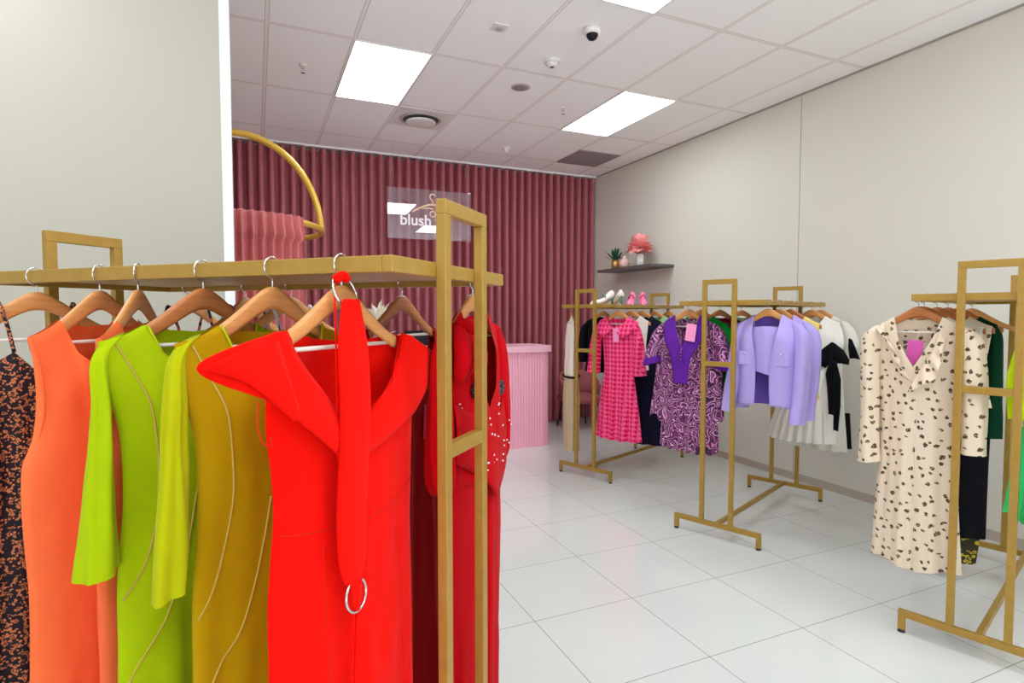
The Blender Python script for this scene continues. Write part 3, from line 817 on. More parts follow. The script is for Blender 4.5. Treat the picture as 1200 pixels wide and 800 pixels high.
b = make_shoe('heeled_shoe', M['shoe_pink'], M['shoe_red'], 'pink heeled shoe on the far rack, left of its pair', 'shoes on the far rack')
b.location, rz = on_shelf(.02, -.05, 205); b.rotation_euler = (0, 0, rz)
loc, rz = on_shelf(.14, -.12, 215); dup(b, loc, rz, 'pink heeled shoe on the far rack, right of its pair')

# ================================================================== NEAREST RACK
sh = lambda x: hang_top(x)+.006
def shoulders(xa, xb, nl, nr, neck, step=.03):
    """front top edge: left shoulder along hanger, neckline points, right shoulder"""
    L = []; x = xa
    while x < nl-.012: L.append((x, sh(x))); x += step
    R = []; x = xb
    while x > nr+.012: R.append((x, sh(x))); x -= step
    return L+[(nl, sh(nl))]+list(neck)+[(nr, sh(nr))]+R[::-1]

# --- poppy red dress with folded collar
g = hang('r0', -1, .548, 'red_dress', 'poppy red dress with wide folded collar, hung nearest the camera', 'dress', hlabel='wooden hanger of the poppy red dress, nearest the camera')
top = shoulders(-.215, .262, -.165, .215, [(-.155, -.20), (-.115, -.26), (-.08, -.31), (-.033, -.345), (.03, -.315), (.11, -.27), (.185, -.21)])
body, sf = cloth_body('dress_body', M['red'], g, top,
    [(-.15, -.213), (-.25, -.215), (-.33, -.217), (-.41, -.207), (-.482, -.203), (-.56, -.212), (-.65, -.222), (-.76, -.222), (-1.1, -.228), (-1.4, -.235)],
    [(-.18, .262), (-.28, .272), (-.36, .274), (-.46, .270), (-.555, .266), (-.615, .262), (-.8, .267), (-1.07, .27), (-1.4, .275)],
    -1.42, neck=(-.165, .215), T=((0, .02), (-.3, .04), (-.5, .034), (-.8, .042), (-1.4, .05)),
    folds=((2.5, .4, .001, .014, 0), (4.5, 1.9, .001, .008, .5), (1.3, 2, .004, .004, 2)), wr=.007, seed=1)
sheet('collar', M['red'], g, [(-.175, -.010, -.152), (-.152, -.022, -.205), (-.115, -.040, -.265), (-.08, -.050, -.312), (-.03, -.056, -.352)],
      [(-.205, -.012, -.150), (-.362, -.012, -.200), (-.242, -.040, -.270), (-.185, -.062, -.325), (-.095, -.068, -.395)], wave=(1.3, .006), seed=2, bulge=.008, nu=36, nv=12)
sheet('collar', M['red'], g, [(.218, -.010, -.165), (.185, -.024, -.212), (.11, -.044, -.272), (.03, -.056, -.318), (-.03, -.060, -.355)],
      [(.258, -.010, -.176), (.418, -.006, -.250), (.272, -.036, -.336), (.12, -.062, -.372), (-.06, -.070, -.42)], wave=(1.5, .006), seed=1, bulge=.010, nu=36, nv=12)
sheet('collar_flap', M['red'], g, [(-.205, -.014, -.150), (-.208, -.034, -.20), (-.205, -.050, -.25), (-.195, -.058, -.30)], [(-.362, -.020, -.201), (-.30, -.030, -.225), (-.265, -.042, -.252), (-.215, -.058, -.303)], nu=20, nv=8, th=.003, bulge=.004)
tube('waist_seam', M['red_in'], g, [(x, sf(x, z)-.0005, z) for x, z in [(-.2+.46*k/24, -.52-.03*sin(pi*k/24)) for k in range(25)]], .0016, 6)
for sx in (-.11, .15):
    tube('skirt_seam', M['red_in'], g, [(sx*(1+.1*k/20), sf(sx*(1+.1*k/20), -.56-.84*k/20)-.0003, -.56-.84*k/20) for k in range(21)], .0012, 6)
tube('hanging_loop', M['red_in'], g, curve_pts([(-.262, -.03, -.265), (-.272, -.034, -.30), (-.262, -.036, -.335), (-.235, -.03, -.345), (-.218, -.012, -.335)], 16), .0012, 6)

# --- its belt, looped over the hanger
loc, rz = spot('r0', -1, .548)
b = thing('fabric_belt', 'poppy red cloth belt with two metal rings, looped over the hanger neck', 'belt', loc, rz)
def ring(name, parent, c, r, tilt, mat=M['chrome'], th=.003):
    return tube(name, mat, parent, [(c[0]+r*cos(2*pi*k/40), c[1]+r*sin(2*pi*k/40)*sin(tilt), c[2]+r*sin(2*pi*k/40)*cos(tilt)) for k in range(40)], th, 8, closed=True)
ring('ring', b, (-.014, -.020, -.074), .036, .35)
strap = []
for z, xl, xr, y, amp in ((-.062, 0, 0, 0, 0), (-.088, -.040, .010, -.034, .0035), (-.10, -.056, .006, -.040, .0035), (-.13, -.074, .004, -.050, .0005), (-.19, -.094, .005, -.060, .0005), (-.28, -.103, -.002, -.070, .0003), (-.374, -.109, -.010, -.072, .0003), (-.50, -.113, -.014, -.066, .0003), (-.59, -.110, -.018, -.066, .0003), (-.635, -.098, -.028, -.066, .0005), (-.652, -.086, -.042, -.066, .0005)):
    strap.append((z, xl, xr, y, amp))
bm = bmesh.new(); rows = []
S2 = curve_pts(strap[1:], 48)
for side in (0, 1):
    gr = []
    for (z, xl, xr, y, amp) in S2:
        gr.append([bm.verts.new((xl+(xr-xl)*i/20, y+(.0 if side else -.009*sqrt(max(0, 1-(2*i/20-1)**2)))+amp*sin(i*1.9+z*14), z)) for i in range(21)])
    for A, B in zip(gr, gr[1:]):
        for i in range(20): bm.faces.new((A[i], A[i+1], B[i+1], B[i]))
bmesh.ops.remove_doubles(bm, verts=bm.verts, dist=.0008); bmesh.ops.recalc_face_normals(bm, faces=bm.faces)
link('strap', bm, M['red'], b)
tube('strap_fold', M['red'], b, curve_pts([(-.040, -.014, -.050), (-.026, -.022, -.040), (-.010, -.020, -.046)], 10), .010, 10)
tube('tie_cord', M['red'], b, [(-.042, -.014, -.055), (-.060, -.030, -.14), (-.082, -.048, -.24), (-.098, -.060, -.32), (-.10, -.062, -.40)], .0022, 6)
ring('ring', b, (-.062, -.072, -.680), .032, .1)
bm = bmesh.new(); add_tube(bm, [(-.068, -.070, -.705), (-.072, -.066, -.85), (-.078, -.070, -1.10)], .0035, 6); add_tube(bm, [(-.058, -.070, -.705), (-.061, -.066, -.85), (-.065, -.070, -1.08)], .0035, 6)
link('tail_cord', bm, M['red'], b)
sheet('knot', M['red'], b, [(-.082, -.074, -.650), (-.064, -.080, -.652), (-.046, -.074, -.650)], [(-.074, -.072, -.705), (-.063, -.078, -.710), (-.053, -.072, -.705)], nu=9, nv=6, th=.004)

# --- olive ochre dress and lime dress (same cut)
def crepe_dress(s, name, label, mat, smat, seed, rot=0, hl=None, dark=False, name_out=0.0):
    g = hang('r0', -1, s, name, label, 'dress', rot=rot, dark=dark, hlabel=hl)
    top = shoulders(-.245, .245, -.15, .15, [(-.128, -.20), (-.09, -.236), (-.04, -.252), (0, -.255), (.04, -.252), (.09, -.236), (.128, -.20)])
    left = [(-.16, -.247), (-.25, -.235), (-.36, -.208), (-.5, -.205), (-.67, -.222), (-.85, -.226), (-1.4, -.245)]
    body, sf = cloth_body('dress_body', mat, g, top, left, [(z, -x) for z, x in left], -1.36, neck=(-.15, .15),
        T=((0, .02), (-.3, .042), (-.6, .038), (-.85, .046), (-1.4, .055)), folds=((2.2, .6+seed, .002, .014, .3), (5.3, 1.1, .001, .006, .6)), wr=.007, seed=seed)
    o_ = name_out
    pth = [(-.215, 0, -.168, .026, .010, .012), (-.242, 0, -.205, .014, .016, .014), (-.242-o_, -.002, -.30, .015, .018, .008), (-.248-o_, -.002, -.42, .020, .021, .006), (-.255-o_*1.5, -.004, -.54, .029, .027, .006), (-.260-o_*2, -.004, -.628, .035-o_, .032-o_, .006)]
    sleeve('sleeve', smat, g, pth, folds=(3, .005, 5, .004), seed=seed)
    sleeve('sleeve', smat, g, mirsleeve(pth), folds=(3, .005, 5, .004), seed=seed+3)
    def seam(pts):
        pts = curve_pts(pts, 40)
        tube('piping', M['piping'], g, [(x, sf(x, z)-.0012, z) for x, z in pts], .0022, 6)
    seam([(-.215, -.178), (-.190, -.23), (-.160, -.32), (-.148, -.44), (-.155, -.54), (-.18, -.63), (-.218, -.70)])
    seam([(-.225, -.90), (-.20, -.84), (-.15, -.76), (-.115, -.68), (-.085, -.58), (-.07, -.5)])
    seam([(.20, -.185), (.17, -.26), (.12, -.40), (.1, -.55), (.14, -.7), (.21, -.8)])
    # neck facing edge
    tube('neck_binding', M['lime2'], g, [(x, (-.012 if i in (0, 6) else sf(x, z)), z) for i, (x, z) in enumerate([(-.15, sh(-.15)), (-.128, -.20), (-.09, -.236), (0, -.255), (.09, -.236), (.128, -.20), (.15, sh(.15))])], .0025, 6)
    return g
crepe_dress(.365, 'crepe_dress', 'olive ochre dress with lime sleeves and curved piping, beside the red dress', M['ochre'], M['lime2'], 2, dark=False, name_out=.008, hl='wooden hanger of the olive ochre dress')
crepe_dress(.160, 'crepe_dress', 'lime green dress with elbow sleeves between the peach and olive dresses', M['lime'], M['lime'], 5, dark=True, hl='dark wooden hanger of the lime green dress')

# --- peach and coral sleeveless dresses
def shift(s, name, label, mat, seed, rot, hl):
    g = hang('r0', -1, s, name, label, 'dress', rot=rot, hlabel=hl)
    top = shoulders(-.222, .222, -.135, .135, [(-.115, -.21), (-.06, -.27), (0, -.285), (.06, -.27), (.115, -.21)])
    left = [(-.14, -.224), (-.22, -.205), (-.32, -.2), (-.40, -.215), (-.45, -.245), (-.6, -.248), (-.75, -.24), (-.95, -.248), (-1.4, -.26)]
    body, sf = cloth_body('dress_body', mat, g, top, left, [(z, -x) for z, x in left], -1.30, neck=(-.135, .135),
        T=((0, .02), (-.3, .04), (-.5, .06), (-1.4, .065)), folds=((2, .9, 0, .012, .3), (4.5, .4, 0, .006, .8)), wr=.006, seed=seed)
    for sx in (-.09, .09):
        tube('dart_seam', mat, g, [(sx, sf(sx, -.5-.5*k/12)-.0006, -.5-.5*k/12) for k in range(13)], .0014, 6)
    for sg in (-1, 1):
        sheet('armhole_facing', M['coral'] if mat is M['peach'] else M['peach'], g, [(sg*.218, -.006, -.172), (sg*.204, -.012, -.24), (sg*.201, -.014, -.33), (sg*.216, -.006, -.41), (sg*.24, -.002, -.448)],
              [(sg*.216, .006, -.172), (sg*.190, .012, -.24), (sg*.187, .014, -.33), (sg*.208, .006, -.41), (sg*.24, .002, -.448)], nu=20, nv=5, th=.002)
    return g
shift(-.193, 'shift_dress', 'peach sleeveless dress between the black printed and coral dresses', M['peach'], 8, 20, 'pale wooden hanger of the peach sleeveless dress')
shift(-.055, 'shift_dress', 'coral sleeveless dress mostly hidden behind the lime dress', M['coral'], 11, 34, 'pale wooden hanger of the coral sleeveless dress')

# --- strappy printed dresses
def strappy(rk, side, s, name, label, mat, seed, rot, hl, hem=-1.3, w=.2):
    g = hang(rk, side, s, name, label, 'dress', rot=rot, hlabel=hl)
    top = [(-w*.93, -.30), (-.13, -.255), (-.075, -.215), (-.03, -.27), (0, -.285), (.03, -.27), (.075, -.215), (.13, -.255), (w*.93, -.30)]
    left = [(-.22, -w*.93), (-.34, -w*.9), (-.5, -w*.85), (-.7, -w*.98), (-1.0, -w*1.1), (-1.4, -w*1.25)]
    body, sf = cloth_body('dress_body', mat, g, top, left, [(z, -x) for z, x in left], hem,
        T=((0, .03), (-.3, .045), (-.5, .045), (-1.4, .07)), folds=((4, .9+seed, .002, .018, .3), (7.5, .4, .002, .010, .8)), wr=.006, seed=seed,
        back_top=[(-w*.93, -.30), (-.075, -.27), (0, -.275), (.075, -.27), (w*.93, -.30)])
    for sg in (-1, 1):
        bm = bmesh.new()
        add_tube(bm, curve_pts([(sg*.075, sf(sg*.075, -.222), -.216), (sg*.08, -.03, -.15), (sg*.085, -.008, sh(.085)+.003), (sg*.085, .008, sh(.085)+.003), (sg*.08, .03, -.17), (sg*.075, .05, -.268)], 20), .005, 8)
        link('strap', bm, mat, g)
    return g
strappy('r0', -1, -.441, 'strappy_dress', 'black dress with small orange print and thin straps, at the left edge', M['blackprint'], 4, -6, 'wooden hanger of the black printed strappy dress')
strappy('r0', 1, -.30, 'strappy_dress', 'navy and rust printed strappy dress on the far rail, behind the peach dress', M['navyprint'], 6, 10, 'wooden hanger of the navy printed dress on the far rail')
strappy('r0', 1, -.10, 'strappy_dress', 'blue and white printed dress on the far rail, behind the olive dress', M['blueprint'], 9, -6, 'wooden hanger of the blue and white printed dress')
strappy('r0', 1, -.58, 'strappy_dress', 'navy printed dress on the far rail at the left post', M['navyprint'], 13, 4, 'wooden hanger at the left post of the nearest rack')

# --- deep red dress and cherry jumpsuit on the far rail
g = hang('r0', 1, .34, 'long_dress', 'deep red plain long dress behind the poppy red dress, with a rose tag', 'dress', hlabel='wooden hanger of the deep red plain dress', dark=True)
top = shoulders(-.225, .225, -.196, .196, [(-.185, -.24), (-.15, -.262), (0, -.275), (.15, -.262), (.185, -.24)])
left = [(-.16, -.228), (-.26, -.23), (-.36, -.21), (-.55, -.20), (-.8, -.24), (-1.1, -.28), (-1.5, -.31)]
right = [(-.16, .228), (-.26, .23), (-.36, .225), (-.55, .225), (-.8, .26), (-1.1, .29), (-1.5, .325)]
body, sf = cloth_body('dress_body', M['darkred'], g, top, left, right, -1.47, back_top=top, folds=((3.5, .9, .002, .02, .3), (6.5, .4, .001, .008, .8)), seed=15)
price_tag(g, .06, -.065, -.41, .075, .11, M['tag_red'], ry=.08)

g = hang('r0', 1, .585, 'jumpsuit', 'cherry red jumpsuit with crystal flowers, seen between the posts of the nearest rack', 'jumpsuit', hlabel='wooden hanger of the cherry red jumpsuit', rot=2)
top = shoulders(-.215, .215, -.10, .10, [(-.085, -.22), (-.06, -.34), (0, -.40), (.06, -.34), (.085, -.22)])
left = [(-.14, -.217), (-.22, -.215), (-.32, -.205), (-.45, -.20), (-.62, -.215)]
bodice, sf = cloth_body('bodice', M['darkred2'], g, top, left, [(z, -x) for z, x in left], -.60, neck=(-.10, .10), folds=((3, .9, .002, .01, .3),), seed=16, rows=36)
# peplum falling to one side
sheet('peplum', M['darkred2'], g, [(-.205, -.030, -.36), (-.06, -.050, -.42), (.08, -.050, -.44), (.2, -.025, -.40)], [(-.215, -.035, -.52), (-.08, -.060, -.59), (.06, -.062, -.69), (.215, -.028, -.60)], wave=(2.2, .006), seed=1, nu=40, nv=10, bulge=.006)
for sx in (-1, 1):
    c0 = sx*.10
    pth = [(c0, .0, -.57, .105, .030, 0), (c0*1.0, 0, -.7, .108, .036, 0), (c0*1.02, 0, -1.0, .092, .034, 0), (c0*1.0, 0, -1.3, .084, .032, 0), (c0*.98, 0, -1.52, .082, .032, 0)]
    sleeve('trouser_leg', M['darkred2'], g, pth, folds=(4, .004, 7, .003), seed=sx+20)
for sx in (-1, 1):
    pth = [(sx*.19, 0, -.155, .035, .012, -sx*.01), (sx*.222, -.0, -.22, .034, .022, -sx*.012), (sx*.232, -.002, -.34, .038, .026, 0), (sx*.242, -.004, -.46, .046, .030, 0), (sx*.238, -.004, -.555, .046, .030, 0), (sx*.228, -.004, -.60, .028, .020, 0)]
    sleeve('sleeve', M['darkred2'], g, pth, folds=(4, .005, 6, .004), seed=30+sx)
# gathered bow at the left shoulder
bw = bmesh.new()
for (x0, z0, x1, z1, w) in ((-.15, -.15, -.19, -.30, .034), (-.13, -.15, -.08, -.31, .036), (-.16, -.14, -.06, -.17, .028)):
    for off in (-.012, 0, .012):
        add_tube(bw, curve_pts([(x0+off*.5, -.022, z0), ((x0+x1)/2+off*1.8, -.045-abs(off)*.6, (z0+z1)/2), (x1+off*.6, -.042, z1)], 12), [w*.35+w*.4*sin(pi*k/11) for k in range(12)], 10)
link('shoulder_bow', bw, M['darkred2'], g)
def crystal_flower(x, z):
    bm = bmesh.new(); y = sf(x, z)-.006
    for k in range(6): bmesh.ops.create_icosphere(bm, subdivisions=1, radius=.011, matrix=__import__('mathutils').Matrix.Translation((x+.017*cos(k*pi/3), y, z+.017*sin(k*pi/3))))
    bmesh.ops.create_icosphere(bm, subdivisions=1, radius=.009, matrix=__import__('mathutils').Matrix.Translation((x, y-.004, z)))
    link('crystal_flower', bm, M['crystal'], g, smooth=False)
crystal_flower(-.10, -.335); crystal_flower(.165, -.36)
rnd = random.Random(2)
for k in range(34):
    x, z = rnd.uniform(-.18, .18), rnd.uniform(-.36, -.58)
    if abs(x) < .05 and z > -.42: continue
    bm = bmesh.new(); bmesh.ops.create_icosphere(bm, subdivisions=1, radius=.0034, matrix=__import__('mathutils').Matrix.Translation((x, sf(x, z)-.003 if z > -.44 else -.068, z)))
    link('crystal_bead', bm, M['bead'], g)

# ================================================================== FARTHEST RACK (r1)
g = hang('r1', -1, -.57, 'tweed_dress', 'hot pink houndstooth tweed dress with collar, at the front of the farthest rack', 'dress', hlabel='wooden hanger of the pink tweed dress')
top = shoulders(-.205, .215, -.115, .115, [(-.09, -.17), (-.04, -.21), (0, -.22), (.04, -.21), (.09, -.17)])
left = [(-.16, -.208), (-.28, -.185), (-.45, -.165), (-.62, -.155), (-.75, -.175), (-1.0, -.215), (-1.3, -.255)]
body, sf = cloth_body('dress_body', M['tweed'], g, top, left, [(z, -x+.015) for z, x in left], -1.27, neck=(-.115, .115),
    T=((0, .03), (-.3, .055), (-.62, .045), (-1.3, .08)), folds=((4.5, .9, .0, .030, .0), (8.5, .4, .0, .010, .3)), seed=21, hemfn=lambda s: .008*sin(s*28))
pth = [(-.17, 0, -.155, .03, .02, .012), (-.215, -.004, -.22, .042, .045, .012), (-.245, -.01, -.36, .05, .055, .006), (-.258, -.015, -.52, .056, .06, 0), (-.265, -.018, -.655, .062, .064, -.004)]
sleeve('sleeve', M['tweed'], g, pth, seed=1); sleeve('sleeve', M['tweed'], g, [(q[0]-.022,)+tuple(q[1:3])+(q[3]-.004,)+tuple(q[4:]) for q in mirsleeve(pth)], seed=4)
for sg in (-1, 1):
    sheet('collar', M['tweed'], g, [(sg*.115, -.012, sh(.115)+.006), (sg*.08, -.06, -.185), (sg*.005, -.085, -.225)], [(sg*.20, -.022, sh(.2)+.004), (sg*.185, -.085, -.27), (sg*.10, -.105, -.31)], wave=(1, .006), nu=20, nv=8, bulge=.01)
price_tag(g, .035, -.10, -.225, .06, .125, M['tag'], ry=-.05)

def simple_dress(rk, side, s, name, label, cat, mat, hem, rot=0, w=.2, hl=None, sl=None, seed=0, neckd=-.17, flare=1.1, dark=False, smat=None, waist=.92, foldamp=.016, slen=-.45, swid=.05, neckw=.10):
    g = hang(rk, side, s, name, label, cat, rot=rot, hlabel=hl, dark=dark)
    top = shoulders(-w-.01, w+.01, -neckw, neckw, [(-neckw*.7, (sh(neckw)+neckd)/2-.015), (0, neckd), (neckw*.7, (sh(neckw)+neckd)/2-.015)])
    left = [(-.15, -w-.013), (-.28, -w*.98), (-.42, -w*waist), (-.6, -w*waist), (-.9, -w*(waist+flare)/2), (min(-.95, hem), -w*flare)]
    if hem > -.95: left = [(-.15, -w-.013), (-.28, -w*.98), (-.42, -w*waist), (hem, -w*flare)]
    body, sf = cloth_body('body', mat, g, top, left, [(z, -x) for z, x in left], hem, neck=(-neckw, neckw), folds=((3.3, .9+seed, .001, foldamp, .2), (6.2, .4+seed, .001, foldamp*.5, .5)), seed=seed, rows=44, cols=56)
    if sl:
        for sg in (-1, 1):
            pth = [(sg*(w-.03), 0, sh(w-.03)-.012, .03, .018, -sg*.012), (sg*(w+.005), -.004, -.23, swid*.8, .045, -sg*.012), (sg*(w+.03), -.008, (-.23+slen)/2, swid, .055, 0), (sg*(w+.045), -.012, slen, swid, .055, 0)]
            sleeve('sleeve', smat or mat, g, pth, seed=seed+sg)
    return g, sf
simple_dress('r1', -1, -.354, 'white_blouse', 'white blouse between the pink tweed and navy dresses', 'blouse', M['white_cloth'], -.62, seed=31, w=.18, hl='wooden hanger right after the pink tweed dress')
simple_dress('r1', -1, -.153, 'navy_dress', 'plain navy dress between the pink tweed dress and the paisley tunic', 'dress', M['navy'], -1.37, seed=32, w=.205, flare=1.2, hl='wooden hanger of the plain navy dress')
simple_dress('r1', -1, .093, 'mint_blouse', 'pale mint blouse whose collar shows above the navy dress', 'blouse', M['palegreen'], -.6, seed=33, hl='wooden hanger fourth along the farthest rack')
simple_dress('r1', -1, .372, 'ivory_blouse', 'ivory blouse at the wall end of the farthest rack', 'blouse', M['ivory'], -.62, seed=34, hl='wooden hanger at the wall end of the farthest rack')
g, sf = simple_dress('r1', 1, .006, 'black_blouse', 'black top with sleeves behind the pink tweed dress', 'blouse', M['black'], -.72, seed=35, sl=True, w=.22, slen=-.62, swid=.06, hl='wooden hanger of the black top behind the pink dress')
# cream top over tan trousers seen from the side
g = hang('r1', 1, -.541, 'trouser_outfit', 'cream top and tan trousers seen edge on, beside the rose curtain', 'outfit', rot=-46, hlabel='wooden hanger of the cream and tan outfit')
top = shoulders(-.21, .21, -.09, .09, [(-.06, -.16), (0, -.18), (.06, -.16)])
left = [(-.15, -.213), (-.4, -.19), (-.7, -.185), (-.8, -.19)]
cloth_body('top', M['creamtop'], g, top, left, [(z, -x) for z, x in left], -.74, neck=(-.09, .09), folds=((3.3, .9, .001, .01, .2),), seed=41, rows=36)
for sx in (-1, 1): sleeve('trouser_leg', M['tan'], g, [(sx*.088, 0, -.70, .095, .06, 0), (sx*.088, 0, -.9, .095, .07, 0), (sx*.09, 0, -1.2, .092, .068, 0), (sx*.09, 0, -1.45, .096, .068, 0)], folds=(4, .008, 6, .004), seed=44+sx)
tube('belt', M['black'], g, [(.197*cos(2*pi*k/32), .078*sin(2*pi*k/32), -.715) for k in range(32)], .011, 8, closed=True)

# ================================================================== MIDDLE RACK (r2)
# paisley tunic
g = hang('r2', 1, -.565, 'paisley_tunic', 'violet paisley tunic dress with purple placket, at the front of the middle rack', 'dress', hlabel='wooden hanger of the violet paisley tunic')
top = shoulders(-.225, .225, -.11, .10, [(-.09, -.16), (-.05, -.24), (0, -.31), (.05, -.24), (.08, -.16)])
left = [(-.16, -.23), (-.26, -.262), (-.40, -.26), (-.5, -.262), (-.7, -.285), (-.86, -.31)]
right = [(-.16, .235), (-.26, .265), (-.40, .265), (-.5, .268), (-.7, .275), (-.86, .285)]
body, sf = cloth_body('tunic_body', M['paisley'], g, top, left, right, -.87, neck=(-.11, .10), T=((0, .03), (-.3, .06), (-.9, .07)),
    folds=((5.5, .9, .001, .018, .0), (10.5, .4, .0, .010, .2)), seed=51, hemfn=lambda s: .03*sin(s*19)+.05*(s-.5)*2*abs(s-.5))
sk = [(-.55, -.19), (-.8, -.205), (-1.12, -.222)]
cloth_body('pleated_skirt', M['paisley'], g, [(-.19, -.6), (-.1, -.6), (0, -.6), (.1, -.6), (.22, -.6)], sk, [(z, -x+.03) for z, x in sk], -1.10, T=((0, .06), (-.6, .06), (-1.2, .10)),
    folds=((7, .2, .004, .018, 0), (13, .7, .002, .008, 0)), seed=52, back_top=[(-.19, -.6), (0, -.6), (.22, -.6)], rows=30, hemfn=lambda s: .012*sin(s*40))
for sg in (-1, 1):
    pth = [(sg*.18, 0, -.155, .03, .02, -sg*.012), (sg*.225, -.006, -.215, .05, .05, -sg*.02), (sg*.255, -.014, -.33, .062, .07, -sg*.02), (sg*.272, -.02, -.43, .068, .08, -sg*.02)]
    sleeve('sleeve', M['paisley'], g, pth, seed=53+sg)
    sleeve('cuff', M['purple'], g, [(sg*.272, -.02, -.425, .071, .083, -sg*.02), (sg*.275, -.021, -.455, .073, .085, -sg*.02), (sg*.276, -.021, -.478, .073, .085, -sg*.02)], seed=53+sg, m=8)
    sheet('collar', M['purple'], g, [(sg*.10, -.012, sh(.1)+.006), (sg*.06, -.065, -.225), (sg*.004, -.105, -.33), (sg*.004, -.110, -.42)], [(sg*.175, -.022, sh(.175)+.006), (sg*.15, -.085, -.27), (sg*.085, -.112, -.40), (sg*.06, -.116, -.50)], nu=26, nv=6, th=.006, bulge=.004)
sheet('placket', M['purple'], g, [(-.075, -.112, -.40), (-.06, -.117, -.5), (-.055, -.120, -.60)], [(.08, -.112, -.40), (.065, -.117, -.5), (.06, -.120, -.60)], nu=14, nv=8, th=.006)
sheet('inner_lapel', M['purple'], g, [(-.004, -.113, -.33), (-.003, -.116, -.42), (0, -.119, -.50)], [(.004, -.113, -.33), (.003, -.116, -.42), (0.001, -.119, -.50)], nu=6, nv=3)
price_tag(g, .085, -.115, -.165, .075, .125, M['tag'], ry=.12)
tube('tie_tassel', M['paisley'], g, [(.01, -.118, -.26), (.012, -.128, -.34), (.008, -.130, -.43)], .0035, 6)

g, sf = simple_dress('r2', 1, -.368, 'green_jacket', 'emerald green jacket behind the paisley tunic', 'jacket', M['green'], -.86, seed=56, sl=True, w=.21, slen=-.70, swid=.05, flare=.95, hl='wooden hanger of the emerald green jacket')
simple_dress('r2', 1, -.016, 'maroon_blouse', 'maroon blouse showing at the shoulder behind the green jacket', 'blouse', M['maroon'], -.6, seed=57, hl='dark wooden hanger of the maroon blouse', dark=True)
simple_dress('r2', 1, .42, 'print_blouse', 'pale green printed blouse behind the lavender jacket', 'blouse', M['palegreen'], -.6, seed=58, hl='wooden hanger of the pale green printed blouse')

